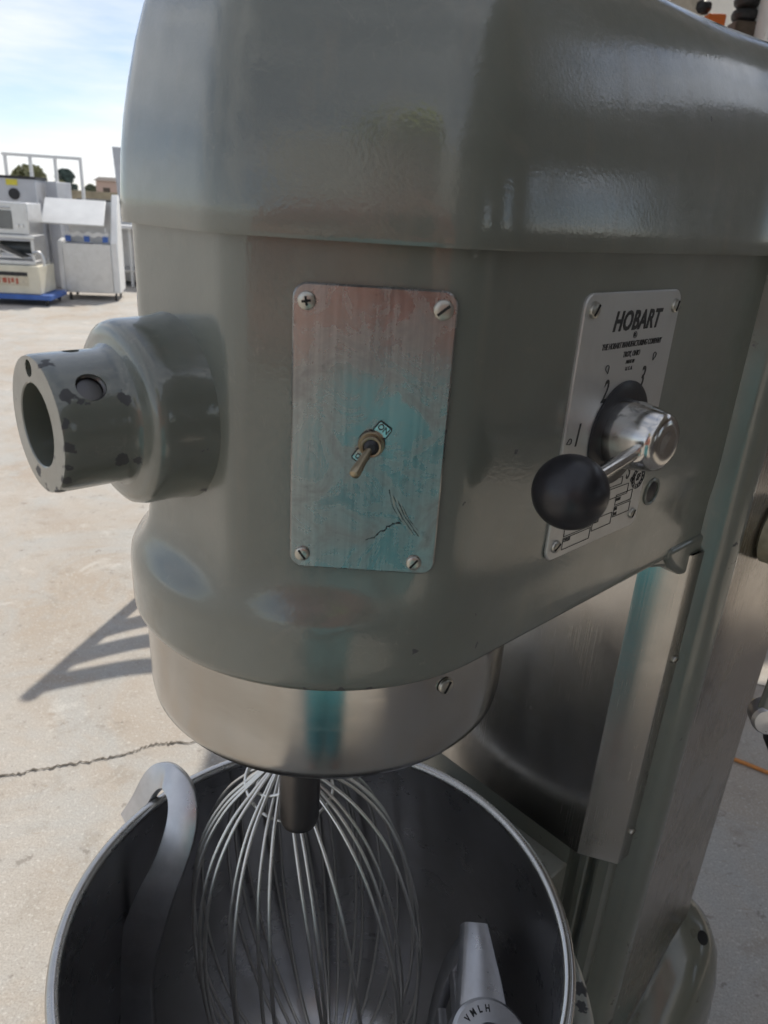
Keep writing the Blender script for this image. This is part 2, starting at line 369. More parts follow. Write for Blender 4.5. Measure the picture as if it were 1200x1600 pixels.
# raised cover
UC = half(rounded([(-.137, 0), (-.137, -.0675), (-.043, -.160), (.02, -.160)], [0, .036, .065, 0], 12), -.160)
UCF = half(rounded([(-.137, 0), (-.1360, -.045), (-.035, -.149), (.02, -.156)], [0, .036, .065, 0], 12), -.156)
def cover_half(k, U):
    h = []
    for i, p in enumerate(U):
        x, y = p.x, p.y
        if x > .02: x = .02 + (x - .02) * (.66 - .02) / (XB - .02)
        y -= .020 * ss(.27, .40, x)
        rb = .09
        if x > .57: y = y * math.sqrt(max(0, 1 - ((x - .57) / .095) ** 2)) if x < .664 else 0
        sx = min(max(x, .0), .53)
        q = Vector((x, y)); sp = Vector((sx, 0)); h.append(q.lerp(sp, k))
    return h
def cover_loop(k): return full(cover_half(k, UC), cover_half(k, UCF))
rings = []
for z, k in ((-.008, .045), (-.0142, .040), (-.0146, .004), (-.012, 0), (0, .003), (.021, .016), (.040, .036), (.058, .062), (.078, .098), (.096, .140), (.109, .183), (.120, .232), (.130, .30), (.139, .385), (.147, .48), (.154, .60), (.160, .74), (.164, .88), (.165, .97)):
    rings.append([(p.x, p.y, Z(z)) for p in cover_loop(k)])
cover = obj('top_cover', MB().loft(rings, True, True), paint_cover, mixer, ang=40)

# attachment hub: lathe along -x with real holes cut in
HZ = Z(-.1165)
hubp = [(.0590, .108), (.0572, .1240), (.0556, .1300), (.0545, .1350), (.0538, .141), (.0535, .150), (.0532, .158), (.0518, .1630), (.0485, .1655), (.0440, .1662), (.0402, .1672), (.0385, .1695), (.0378, .174), (.0375, .20), (.0373, .2060), (.0366, .2080), (.0232, .2082), (.0225, .2076), (.0222, .18), (.0222, .14)]
hub = obj('attachment_hub', MB().lathe(hubp, 96, (0, 0, HZ), (-1, 0, 0), False, True), paint_hub, mixer, ang=40)
def cut(target, cutter):
    md = target.modifiers.new('cut', 'BOOLEAN'); md.object = cutter; md.operation = 'DIFFERENCE'; md.solver = 'EXACT'
    dg = bpy.context.evaluated_depsgraph_get(); me = bpy.data.meshes.new_from_object(target.evaluated_get(dg))
    target.modifiers.remove(md); target.data = me; me.set_sharp_from_angle(angle=R(38)); bpy.data.objects.remove(cutter)
def tmp(mb, m): 
    o = obj('tmp', mb, m, mixer); return o
bpy.context.view_layer.update()
def axrad(deg): return Vector((0, -math.cos(R(deg)), math.sin(R(deg))))
a1 = axrad(41)
cut(hub, tmp(MB().lathe([(.0078, .018), (.0078, .05)], 24, Vector((-.1885, 0, HZ)), a1, True, True), 'slot'))
a2 = axrad(93)
cut(hub, tmp(MB().lathe([(.0045, .018), (.0045, .05)], 20, Vector((-.186, 0, HZ)), a2, True, True), 'slot'))
cut(hub, tmp(MB().lathe([(.0040, -.21), (.0040, .014)], 20, Vector((-.20, .004, HZ + .0305)), (-1, 0, 0), True, True), 'slot')) if False else None
fc = Vector((-.196, .003, HZ + .0300))
cut(hub, tmp(MB().lathe([(.0046, 0), (.0046, .03)], 20, fc, (-1, 0, 0), True, True), 'slot'))
th = MB()
for k in range(7): th.lathe([(.0077, .0195 + k * .0024), (.0066, .0207 + k * .0024), (.0077, .0219 + k * .0024)], 24, Vector((-.1885, 0, HZ)), a1)
th.lathe([(.0078, .0338), (.006, .0342), (.0002, .0343)], 24, Vector((-.1885, 0, HZ)), a1)
obj('thread', th, 'darkmetal', hub)

# stainless planetary ring
rg = [(.1395, -.262), (.1412, -.266), (.1418, -.272), (.1417, -.320), (.1414, -.340), (.1402, -.3480), (.1375, -.3520), (.1340, -.3528), (.131, -.351), (.128, -.345), (.060, -.340)]
ring = obj('planetary_ring', MB().lathe([(r, Z(z)) for r, z in rg], 128, cap1=True), 'steel_h', mixer)
def screw_mb(r, h, slot_ang, cross=False, dome=.5):
    mb = MB().lathe([(r, 0), (r, h * .45), (r * .94, h * .72), (r * .75, h * .92), (r * .4, h), (.0002, h * 1.02)], 20, cap0=True)
    for a in ((0, 90) if cross else (0,)):
        q = Quaternion((0, 0, 1), R(slot_ang + a)); L = r * (1.0 if cross else 1.5)
        mb.box((0, 0, h * .93), (L, r * .26, h * .42), 1, q.to_matrix())  # black inlay stands in for the shade inside the slot
    return mb
def screw(parent, o, normal, r, ang, cross=False, h=None, name='screw', mat='screw'):
    n = Vector(normal).normalized(); up = Vector((0, 0, 1)); x = up.cross(n).normalized() if abs(n.z) < .9 else Vector((1, 0, 0))
    m = frame(o, x, n.cross(x)); mb = screw_mb(r, h or r * .55, ang, cross); mb.xf(m); return obj(name, mb, [mat, 'slot'], parent)
screw(ring, (-.0172, -.1412, Z(-.288)), (-.12, -.99, 0), .0058, 60)

# eccentric beater shaft with bayonet pin
sx_, sy_ = -.077, -.064
sh = MB().lathe([(.0200, Z(-.33)), (.0200, Z(-.352)), (.0165, Z(-.356)), (.0150, Z(-.362)), (.0150, Z(-.421)), (.0135, Z(-.427)), (.008, Z(-.4285))], 32, (sx_, sy_, 0), cap1=True)
shaft = obj('beater_shaft', sh, 'darkmetal', mixer)
obj('bayonet_pin', MB().lathe([(.0042, .0), (.0042, .032), (.0032, .034)], 14, (sx_, sy_, Z(-.372)), (.55, -.8, 0), cap1=True), 'darkmetal', shaft)
obj('bayonet_pin', MB().lathe([(.0042, .0), (.0042, .032), (.0032, .034)], 14, (sx_, sy_, Z(-.372)), (-.55, .8, 0), cap1=True), 'darkmetal', shaft)

# ---- switch plate on the chamfer
SN = Vector((-.696, -.718, 0)).normalized()
SX = Vector((0, 0, 1)).cross(SN).normalized()
def sw(u, v, d=0.0): return Vector((-.0788, -.1205, Z(-.1142))) + SX * u + Vector((0, 0, 1)) * v + SN * d   # centre of plate
base_c = Vector((-.0788, -.1205, 0)); dpl = .1373 - base_c.dot(SN)
def SWM(u=0, v=0, d=0.0, rot=0):
    m = frame(sw(u, v, dpl + d), SX * math.cos(R(rot)) + Vector((0, 0, 1)) * math.sin(R(rot)), -SX * math.sin(R(rot)) + Vector((0, 0, 1)) * math.cos(R(rot))); return m
def switch_metal():
    t = NT('scuffed_plate'); v = t.coord()
    st = t.noise(t.coord((420, 420, 9)), 1.0, 6, .7); sm = t.noise(v, 38, 8, .7, .8); sc = t.noise(v, 130, 6, .72)
    c = t.mix(t.ramp(st, [(.3, 0.0), (.7, 1.0)]), (.34, .335, .33), (.46, .455, .445))
    c = t.mix(t.ramp(sm, [(.50, 0.0), (.66, .55)]), c, (.25, .24, .23))
    c = t.mix(t.ramp(sc, [(.60, 0.0), (.74, .5)]), c, (.17, .165, .16))
    r = t.math('ADD', t.ramp(sm, [(.4, .17), (.7, .38)]), t.math('MULTIPLY', st, .10))
    t.set(Base_Color=c, Metallic=1.0, Roughness=r); n1 = t.bump(st, .05, .0006); t.bump(sc, .06, .0006, n1); return t.m
M['switch_metal'] = switch_metal()
pl = plate_mb(.0835, .1585, .0075, .0022); pl.xf(SWM())
splate = obj('switch_plate', pl, 'switch_metal', mixer, ang=30)
for u, v, a, cr_, rr in ((-.0345, .0705, 10, True, .0047), (.0345, .0700, 40, False, .0052), (-.0345, -.0705, -55, False, .0044), (.0300, -.0720, 52, False, .0044)):
    screw(splate, sw(u, v, dpl + .0021), SN, rr, a, cr_)
# ON / OFF legend tag, nut and bat lever
TC = (.002, -.002)
lg = MB()
hw, body = .0052, .0085
pts = []
for k in range(25): a = R(-65 + 130 * k / 24); pts.append((.0088 * math.cos(a), .0088 * math.sin(a)))
pts += [(.0052, .0088), (.0050, .0152), (.0042, .0162), (-.0042, .0162), (-.0050, .0152), (-.0052, .0088)]
for k in range(25): a = R(115 + 130 * k / 24); pts.append((.0088 * math.cos(a), .0088 * math.sin(a)))
pts += [(-.0052, -.0088), (-.0050, -.0152), (-.0042, -.0162), (.0042, -.0162), (.0050, -.0152), (.0052, -.0088)]
pts = [(x * .80, y * .80) for x, y in pts]
lg.loft([[(x, y, 0) for x, y in pts], [(x, y, .0008) for x, y in pts]], True, True); rot = -35
lg.xf(SWM(*TC, .0022, rot)); sw_o = obj('toggle_switch', lg, steel('legend_plate', (.75, .75, .73), .16, (90, 90, 90), .1, .01), mixer)
mb = MB(); rim = []
lo = [(x * 1.0, y * 1.0) for x, y in pts]
mb.tube([SWM(*TC, .0031, rot) @ Vector((x, y, 0)) for x, y in lo], .0004, 5, closed=True)
obj('legend_border', mb, 'ink', sw_o)
tm = text_mb('ON', .0050, SWM(*TC, .0031, rot) @ Matrix.Translation((0, .0103, 0)), 0, .85, .0001)
text_mb('OFF', .0045, SWM(*TC, .0031, rot) @ Matrix.Translation((0, -.0103, 0)), 0, .72, .0001, mb=tm)
obj('lettering', tm, 'ink', sw_o)
nut = MB(); N = 72; rings = []
for r0, h in ((.0068, 0), (.0070, .0006), (.0070, .0022), (.0066, .0030), (.0056, .0030)):
    rings.append([((r0 + (.00028 if (i % 2 and r0 > .0067) else 0)) * math.cos(2 * math.pi * i / N), (r0 + (.00028 if (i % 2 and r0 > .0067) else 0)) * math.sin(2 * math.pi * i / N), h) for i in range(N)])
nut.loft(rings, True, False); nut.lathe([(.0057, .0028), (.0057, .0068), (.0053, .0074), (.0044, .0072), (.0040, .004)], 32, cap1=True)
nut.xf(SWM(*TC, .0030)); obj('knurled_nut', nut, 'brass', sw_o, ang=25)
obj('bushing', MB().lathe([(.0040, .006), (.0041, .0070), (.0022, .0086)], 20, cap1=True).xf(SWM(*TC, .0030)), 'black', sw_o)
mT = SWM(*TC, .0030); p0 = mT @ Vector((0, 0, .005)); d_ = (SX * -.36 + Vector((0, 0, -.50)) + SN * .78).normalized()
lv = MB().lathe([(.0019, 0), (.0021, .006), (.0029, .017), (.0031, .0195), (.0026, .0215), (.0012, .0224), (.0002, .0226)], 20, p0, d_)
obj('bat_lever', lv, 'brass', sw_o)
# gouges on the plate
gm = MB()
gq = catmull([(.0015, -.0600, 0), (.006, -.0575, 0), (.011, -.0530, 0), (.0155, -.0495, 0), (.0205, -.0480, 0)], 5)
rnd = random.Random(5)
gm.tube([SWM(p.x + rnd.uniform(-.0006, .0006), p.y + rnd.uniform(-.0006, .0006), .0021) @ Vector((0, 0, 0)) for p in gq], [rnd.uniform(.0002, .0007) for _ in gq], 5)
obj('gouge', gm, 'slot', splate)

for k in range(7):
    P = catmull([(.013 + k * .0014, -.028 - k * .0016, 0), (.016 + k * .0016, -.038 - k * .0012, 0), (.021 + k * .0017, -.047 - k * .0008, 0), (.0275 + k * .0010, -.0545 - k * .0002, 0)][:(4 if k % 3 else 3)], 4)
    sc_ = MB().tube([SWM(p.x + rnd.uniform(-.0003, .0003), p.y, .0020) @ Vector((0, 0, 0)) for p in P], [rnd.uniform(.0002, .00042) for _ in P], 5)
    obj('scratch', sc_, 'screw' if k % 2 else 'slot', splate)
# ---- dial plate on the side
SY = -.152
def DM(x, z, d=0.0): return frame((x, SY - d, Z(z)), (1, 0, 0), (0, 0, 1))
dp = plate_mb(.120, .1775, .0085, .0020); dp.xf(DM(.1195, -.1265))
dplate = obj('dial_plate', dp, 'alu_plate', mixer, ang=30)
for x, z, a, r_ in ((.0690, -.0475, 55, .0052), (.1715, -.0485, 70, .0048), (.0690, -.2050, 30, .0046), (.1700, -.2040, 60, .0042)):
    screw(dplate, (x, SY - .0018, Z(z)), (0, -1, 0), r_, a)
T_ = .0021
tm = text_mb('HOBART', .0170, DM(.1240, -.0565, T_), .22, .84, .00055, space=1.06)
tm2 = text_mb('R', .0034, DM(.1240, -.0655, T_), 0, 1, .0001, mb=tm)
tm.tube([DM(.1240, -.0655, T_) @ Vector((.0021 * math.cos(a), .0021 * math.sin(a), .0002)) for a in [2 * math.pi * k / 20 for k in range(20)]], .0002, 4, closed=True)
text_mb('THE HOBART MANUFACTURING COMPANY', .0056, DM(.1235, -.0715, T_), .2, .68, .00004, mb=tm)
text_mb('TROY, OHIO', .0054, DM(.1240, -.0780, T_), .2, .70, .00004, mb=tm)
text_mb('MADE IN', .0036, DM(.1240, -.0832, T_), .2, .75, .00002, mb=tm)
text_mb('U. S. A.', .0036, DM(.1240, -.0878, T_), .2, .85, .00002, mb=tm)
obj('lettering', tm, 'ink', dplate)
for ch, x, z, sz in (('2', .0985, -.1015, .0215), ('3', .1445, -.0965, .0215), ('1', .0735, -.1275, .0215), ('S', .1520, -.1665, .0190)):
    obj('speed_numeral', text_mb(ch, sz, DM(x, z, T_), .22, .62, .0002), 'ink', dplate)
def drop(x, z, ang):
    q = [DM(x, z, T_) @ (Matrix.Rotation(R(ang), 4, 'Z') @ Vector((a, b, .0002))) for a, b in ((0, .0030), (.0020, -.0006), (.0015, -.0022), (0, -.0028), (-.0015, -.0022), (-.0020, -.0006))]
    obj('pointer_mark', MB().tube(q, .0003, 4, closed=True), 'ink', dplate)
drop(.0965, -.0860, -160); drop(.1560, -.0820, 160); drop(.0650, -.1300, 110); drop(.1605, -.1740, -60)
tm = MB()
def rect_line(x0, x1, z0, z1, wd=.00035):
    for (a, b) in (((x0, z0), (x1, z0)), ((x1, z0), (x1, z1)), ((x1, z1), (x0, z1)), ((x0, z1), (x0, z0))):
        cx, cz = (a[0] + b[0]) / 2, (a[1] + b[1]) / 2
        tm.box((cx, SY - T_ - .0001, Z(cz)), (abs(a[0] - b[0]) + wd, .0003, abs(a[1] - b[1]) + wd))
for q in ((.0775, .1115, -.2100, -.2015), (.0775, .1115, -.2000, -.1915), (.1135, .1390, -.2050, -.1960), (.1410, .1640, -.2005, -.1925), (.1410, .1640, -.1910, -.1830), (.1135, .1560, -.1845, -.1765), (.1135, .1450, -.1745, -.1690)): rect_line(*q)
text_mb('CYCLES', .0036, DM(.0785, -.2035, T_), .2, .62, .00003, align='LEFT', mb=tm)
text_mb('SPEC.', .0036, DM(.0785, -.1935, T_), .2, .62, .00003, align='LEFT', mb=tm)
text_mb('VOLTS', .0036, DM(.1145, -.1985, T_), .2, .62, .00003, align='LEFT', mb=tm)
text_mb('PHASE', .0034, DM(.1418, -.1870, T_), .2, .62, .00003, align='LEFT', mb=tm)
text_mb('IND.', .0030, DM(.1418, -.1945, T_), .2, .62, .00012, align='LEFT', mb=tm)
text_mb('MAX.', .0030, DM(.1418, -.1985, T_), .2, .62, .00012, align='LEFT', mb=tm)
obj('data_panel', tm, 'ink', dplate)
tm = MB()
for r_ in (.0088, .0058):
    tm.tube([DM(.1690, -.1745, T_) @ Vector((r_ * math.cos(a), r_ * math.sin(a), .0002)) for a in [2 * math.pi * k / 32 for k in range(32)]], .0003, 4, closed=True)
text_mb('SF', .0074, DM(.1690, -.1745, T_), .2, .8, .0003, mb=tm)
for k in range(14):
    a = 2 * math.pi * k / 14; tm.box(DM(.1690, -.1745, T_) @ Vector((.0073 * math.cos(a), .0073 * math.sin(a), .0001)), (.0011, .0003, .0016))
obj('round_seal', tm, 'ink', dplate)
# gear lever
lever = obj('gear_lever', MB().lathe([(.0372, .0018), (.0372, .0030), (.0350, .0040), (.02, .0042)], 64, (.1262, SY, Z(-.1335)), (0, -1, 0), True, True), 'black', mixer)
bo = Vector((.1250, SY, Z(-.1320)))
boss = MB().lathe([(.0235, .003), (.0240, .008), (.0236, .016), (.0220, .026), (.0205, .033), (.0190, .0368), (.0160, .0392), (.0115, .0402), (.0080, .0400), (.0002, .0396)], 40, bo, (-.05, -1, .03))
obj('lever_boss', boss, 'chrome', lever)
bc = Vector((.0105, -.1935, Z(-.1398)))
r0 = bo + Vector((-.010, -.0265, -.004))
obj('lever_rod', MB().lathe([(.0072, -.004), (.0072, .0105), (.0064, .0118)], 20, r0, bc - r0, cap1=True).lathe([(.0044, .004), (.0046, .02), (.0048, (bc - r0).length - .016)], 16, r0, bc - r0), 'chrome', lever)
bs = MB(); Rb = .0216; dvec = (r0 - bc).normalized()
prf = [(.0002, -Rb)] + [(Rb * math.sin(a), -Rb * math.cos(a)) for a in [math.pi * k / 28 for k in range(1, 25)]] + [(.0072, Rb * .955), (.0060, Rb * .93), (.003, Rb * .90)]
bs.lathe(prf, 48, bc, dvec); obj('ball_knob', bs, 'black', lever)
# plugged hole beside the plate
pk = MB().lathe([(.0115, 0), (.0115, .0012), (.0100, .0018), (.0088, .0012), (.0086, -.004)], 32, (.2005, SY + .0003, Z(-.1935)), (0, -1, 0), cap1=True)
po = obj('plug_hole', pk, paint_head, mixer)
obj('plug', MB().lathe([(.0086, -.002), (.0084, .0002), (.006, .0008), (.0002, .001)], 28, (.2005, SY + .0003, Z(-.1935)), (0, -1, 0)), 'black', po)
# lug and bolt under the rear of the housing
lug = MB().lathe([(.0105, 0), (.0105, .006), (.009, .0075), (.006, .008), (.0002, .008)], 24, (.352, -.1520, Z(-.297)), (-.1, -1, 0))
obj('lug_bolt', lug, paint_head, mixer)

# ---- column
bead = [(.325, -.148)] + [(.352 + .0225 * math.cos(R(a)), -.156 + .0225 * math.sin(R(a))) for a in range(200, 321, 12)]
col_half = [(.298, 0), (.298, -.096), (.300, -.100), (.3085, -.1005), (.3085, -.113), (.3005, -.1135), (.2985, -.117), (.2990, -.122), (.3010, -.124), (.312, -.1245), (.312, -.132), (.303, -.1325), (.302, -.136), (.306, -.146), (.312, -.1485)] + bead + [(.376, -.168), (.575, -.168), (.60, -.16), (.612, -.14), (.615, 0)]
far_half = [(.2985, 0), (.2985, .20), (.32, .205)] + [(x, -y) for x, y in col_half[-5:]]
colloop = [(x, y) for x, y in col_half] + [(x, y) for x, y in reversed(far_half[1:-1])]
column = obj('column', MB().loft([[(x, y, Z(-1.22)) for x, y in colloop], [(x, y, Z(-.6)) for x, y in colloop], [(x, y, Z(-.006)) for x, y in colloop]], True, True), paint_col, mixer, ang=30)
ap = [(.338, -.1575), (.3075, -.1550), (.3060, -.1535), (.2860, -.1195), (.2845, -.1165), (.2845, .1665), (.2860, .1695), (.3060, .2035), (.3075, .2050), (.338, .2075)]
ai = [(x + .0012 * (1 if abs(y) < .15 else 0), y * .985) for x, y in ap]
mb = MB().loft([[(x, y, Z(zz)) for x, y in ap] for zz in (-.669, -.5, -.4, -.280)], closed=False)
mb.loft([[(x, y, Z(zz)) for x, y in ai] for zz in (-.669, -.280)], closed=False)
n_ = len(ap); mb.add([(x, y, Z(-.669)) for x, y in ap] + [(x, y, Z(-.669)) for x, y in ai], [(i, i + 1, n_ + i + 1, n_ + i) for i in range(n_ - 1)])
M['apron'] = steel('apron_steel', (.50, .485, .46), .18, (900, 900, 9), .40, .008, .12, grain=.03)
apron = obj('front_apron', mb, 'apron', column, ang=20)
for z in (-.40, -.63): screw(apron, (.322, -.1563, Z(z)), (-.08, -1, 0), .0042, 20)
M['side_steel'] = steel('side_panel_steel', (.45, .42, .39), .20, (900, 900, 9), .45, .008, .14, grain=.03)
sp_ = MB().bounds(.3795, .578, -.1705, -.1675, Z(-1.15), Z(-.02))
obj('side_panel', sp_, 'side_steel', column, bevel=.0008)
sp_ = MB().bounds(.3795, .578, .1675, .1705, Z(-1.15), Z(-.02)); obj('side_panel', sp_, 'side_steel', column, bevel=.0008)
# flared foot casting
def foot():
    base = []
    for k in range(80):
        a = 2 * math.pi * k / 80; c, s_ = math.cos(a), math.sin(a); e = .42
        base.append((math.copysign(abs(c) ** e, c), math.copysign(abs(s_) ** e, s_)))
    rings = []
    for t, gx, gy, zt in ((0, .0, .0, -.95), (.03, .006, .006, -.955), (.10, .020, .026, -.965), (.2, .034, .046, -.985), (.34, .046, .060, -1.02), (.5, .054, .068, -1.07), (.75, .060, .074, -1.16), (1, .064, .078, -1.345)):
        r_ = []
        for (ux, uy) in base:
            x = .455 + ux * (.163 + gx); y = uy * (.172 + gy)
            drop_ = (1 - t) * .21 * (1 - ss(.34, .60, x))
            r_.append((x, y, Z(zt - drop_)))
        rings.append(r_)
    return MB().loft(rings, True, True)
M['foot'] = paint('grey_enamel_foot', (.150, .152, .118), [(.52, -.236, Z(-1.05), .008), (.50, -.240, Z(-1.06), .006), (.60, -.22, Z(-1.03), .004), (.47, -.24, Z(-1.12), .006)], .3)
ft = obj('base_casting', foot(), M['foot'], mixer, ang=50)
from mathutils.bvhtree import BVHTree
bvh = BVHTree.FromPolygons([v.co for v in ft.data.vertices], [tuple(p.vertices) for p in ft.data.polygons])
hit, hn, _, _ = bvh.ray_cast(Vector((.580, -.6, Z(-.976))), Vector((0, 1, 0)))
if hn.y > 0: hn = -hn
obj('bolt_hole_disc', MB().lathe([(.0100, -.003), (.0098, .0008), (.0002, .0010)], 20, hit, hn), 'slot', ft)  # black disc on the surface stands in for the hole's shade
for s_ in (-1, 1):
    lg_ = MB().prism([(.35, s_ * .12), (.35, s_ * .25), (-.24, s_ * .31), (-.28, s_ * .28), (-.27, s_ * .22)], .004, .075)
    obj('floor_leg', lg_, M['foot'], ft, bevel=.02, segs=4)

# bowl-lift crank on the side
ck = MB().lathe([(.030, 0), (.034, .003), (.034, .018), (.031, .021), (.027, .0215)], 40, (.452, -.1705, Z(-.285)), (0, -1, 0), cap1=True)
crank = obj('lift_crank', ck, 'ring_cream', mixer)
obj('crank_hub', MB().lathe([(.0268, .02), (.0275, .024), (.0275, .058), (.024, .062), (.002, .063)], 40, (.452, -.1705, Z(-.285)), (0, -1, 0)), 'darkmetal', crank)
c0 = Vector((.452, -.2105, Z(-.285)))
arm = catmull([c0 + Vector((.012, 0, -.02)), c0 + Vector((.022, -.004, -.09)), c0 + Vector((.02, -.006, -.16)), c0 + Vector((.012, -.006, -.215))], 6)
obj('crank_arm', MB().sweep(arm, [.034] * len(arm), [.016] * len(arm), lambda i: (0, -1, 0)), paint_col, crank)
e0 = arm[-1]
obj('crank_clevis', MB().lathe([(.016, -.012), (.018, -.008), (.018, .012), (.015, .016), (.002, .017)], 24, e0, (-.75, -.5, .05), cap0=True), 'cast_alu', crank)
obj('crank_grip', MB().lathe([(.008, .0), (.010, .02), (.0165, .03), (.019, .06), (.0165, .10), (.008, .112), (.001, .113)], 24, e0 + Vector((.008, -.005, -.01)), (.55, -.25, -.75)), 'black', crank)

# bowl support yoke
def arc(r, z, a0, a1, n=28): return [(r * math.cos(R(a0 + (a1 - a0) * k / n)), r * math.sin(R(a0 + (a1 - a0) * k / n)), Z(z)) for k in range(n + 1)]
yk = MB()
for s_ in (-1, 1):
    P = arc(.274, -.775, s_ * 18, s_ * 100); yk.sweep(P, [.06] * len(P), [.026] * len(P), lambda i, P=P: (P[i][0], P[i][1], 0))
yk.bounds(.26, .303, -.10, .10, Z(-.83), Z(-.71))
paint_yoke = paint('grey_enamel_yoke', (.34, .34, .29), [(.203, -.186, Z(-.752), .016), (.20, -.19, Z(-.775), .012), (.188, -.20, Z(-.748), .010)], .35)
obj('bowl_yoke', yk, paint_yoke, mixer, bevel=.003)

# ------------------------------------------------------------------ bowl
a_ = Vector((math.sin(YAW), math.cos(YAW), 0)); b_ = Vector((-math.cos(YAW), math.sin(YAW), 0))
def W(x, y, z): return Vector((AX, AY, 0)) + a_ * x + b_ * y + Vector((0, 0, Z(z)))
RZ = math.pi / 2 - YAW
bowl = empty('mixing_bowl', (AX, AY, 0), RZ, 'large round stainless steel mixing bowl under the mixer head, filled with attachments', 'bowl')
outer = [(.2425, -.656), (.2395, -.70), (.2350, -.80), (.2250, -.90), (.2030, -.97), (.165, -1.025), (.11, -1.055), (.055, -1.066), (.0002, -1.068)]
inner = [(.2395, -.652), (.2370, -.70), (.2325, -.80), (.2225, -.897), (.2005, -.966), (.163, -1.020), (.109, -1.050), (.055, -1.061), (.052, -1.056), (.0002, -1.056)]
def smoothp(P, n=5): return [(p.x, p.y) for p in catmull([(r, z, 0) for r, z in P], n)]
o_ = smoothp(outer); i_ = smoothp(inner[:-2]) + inner[-2:]
bw_ = MB().lathe([(r, Z(z)) for r, z in o_], 128); bw_.lathe([(r, Z(z)) for r, z in i_], 128)
obj('bowl_shell', bw_, 'bowl', bowl, ang=60)
rm = MB(); cR, cz, rr = .2445, -.6535, .0062
rm.loft([[((cR + rr * math.cos(p)) * math.cos(t), (cR + rr * math.cos(p)) * math.sin(t), Z(cz + rr * math.sin(p))) for t in [2 * math.pi * k / 128 for k in range(128)]] for p in [2 * math.pi * q / 14 for q in range(15)]])
M['rim'] = steel('rim_steel', (.52, .51, .49), .24, (60, 60, 60), .35, .03)
obj('rim', rm, 'rim', bowl, ang=60)
for s_ in (-1, 1):
    ear = MB().box((.0, s_ * .262, Z(-.79)), (.05, .045, .02)); obj('support_ear', ear, 'cast_alu', bowl, bevel=.004)

# ------------------------------------------------------------------ wire whip standing in the bowl
wt = Vector((.046, .124, -.560)); wb = Vector((.052, .030, -1.045))
wa = (wt - wb); WL = wa.length; wa.normalize()
whip = empty('wire_whip', W(*wb), RZ, 'balloon wire whisk of thin steel wires standing loose inside the bowl', 'whisk')
wx = Vector((1, 0, 0)); wx = (wx - wa * wx.dot(wa)).normalized(); wy_ = wa.cross(wx)
def wp(r, h, a): return wa * h + (wx * math.cos(a) + wy_ * math.sin(a)) * r
sh = MB().lathe([(.012, WL - .05), (.015, WL - .042), (.017, WL - .03), (.017, WL - .01), (.0175, WL + .03), (.0165, WL + .055), (.010, WL + .058)], 28, (0, 0, 0), wa, True, True)
obj('whip_hub', sh, 'cast_alu', whip)
rw = random.Random(11); NWIRE = 16
prof_w = [(.014, .985), (.040, .950), (.076, .890), (.106, .800), (.125, .680), (.133, .540), (.131, .400), (.116, .250), (.084, .120), (.042, .045), (.0, .015)]
for k in range(NWIRE):
    a = math.pi * k / NWIRE + rw.uniform(-.09, .09); sc = rw.uniform(.86, 1.04); tw = rw.uniform(-.26, .26); bo_ = rw.uniform(.0, .018)
    left = [wp(r * sc, h * WL + bo_ * (1 - h), a + tw * (1 - h)) for r, h in prof_w]
    right = [wp(r * sc * rw.uniform(.99, 1.01), h * WL + bo_ * (1 - h), a + math.pi - tw * (1 - h) * .6) for r, h in prof_w[:-1]]
    P = catmull(left + right[::-1], 6)
    obj('wire', MB().tube(P, .0021, 7), 'wire', whip, ang=80)
for r_, h in ((.036, .955), (.050, .930)):
    a0 = rw.uniform(0, 6); ti = rw.uniform(.006, .014)
    P = [wp(r_ * (1 + .08 * math.sin(2 * t + a0)), h * WL + ti * math.cos(t + a0), t) for t in [2 * math.pi * q / 40 for q in range(40)]]
    obj('binding_wire', MB().tube(P, .0019, 7, closed=True), 'wire', whip, ang=80)

# ------------------------------------------------------------------ dough hook over the rim
hk = [(-.078, .268, -.690), (-.066, .259, -.664), (-.052, .2535, -.636), (-.043, .244, -.6225), (-.038, .229, -.6200), (-.036, .211, -.632), (-.045, .195, -.655), (-.064, .187, -.692), (-.090, .187, -.740), (-.112, .186, -.795), (-.128, .178, -.850), (-.134, .160, -.905), (-.120, .128, -.960), (-.085, .095, -1.000), (-.03, .07, -1.025), (.02, .05, -1.035)]
hp = W(-.04, .2, 0); hp.z = 0
hook = empty('dough_hook', hp, RZ, 'curved flat aluminium dough hook hung over the left rim of the bowl', 'dough hook')
HP = catmull([(x + .04, y - .2, Z(z)) for x, y, z in hk], 7); nH = len(HP)
def hface(i):
    t = i / (nH - 1); e = Vector((-.55, -.60, .60)); f0 = Vector((-.80, -.10, .35))
    k = ss(.18, .34, t); return f0.lerp(e, k)
def tap(t, pts):
    for (a, va), (b, vb) in zip(pts, pts[1:]):
        if t <= b: return va + (vb - va) * ss(a, b, t)
    return pts[-1][1]
wd = [tap(i / (nH - 1), [(0, .026), (.2, .029), (.30, .031), (.46, .036), (.60, .047), (.8, .054), (1, .03)]) for i in range(nH)]
tk = [tap(i / (nH - 1), [(0, .010), (.25, .0105), (.45, .012), (1, .016)]) for i in range(nH)]
obj('hook_bar', MB().sweep(HP, wd, tk, hface, 0, .16), 'cast_alu', hook, ang=28)

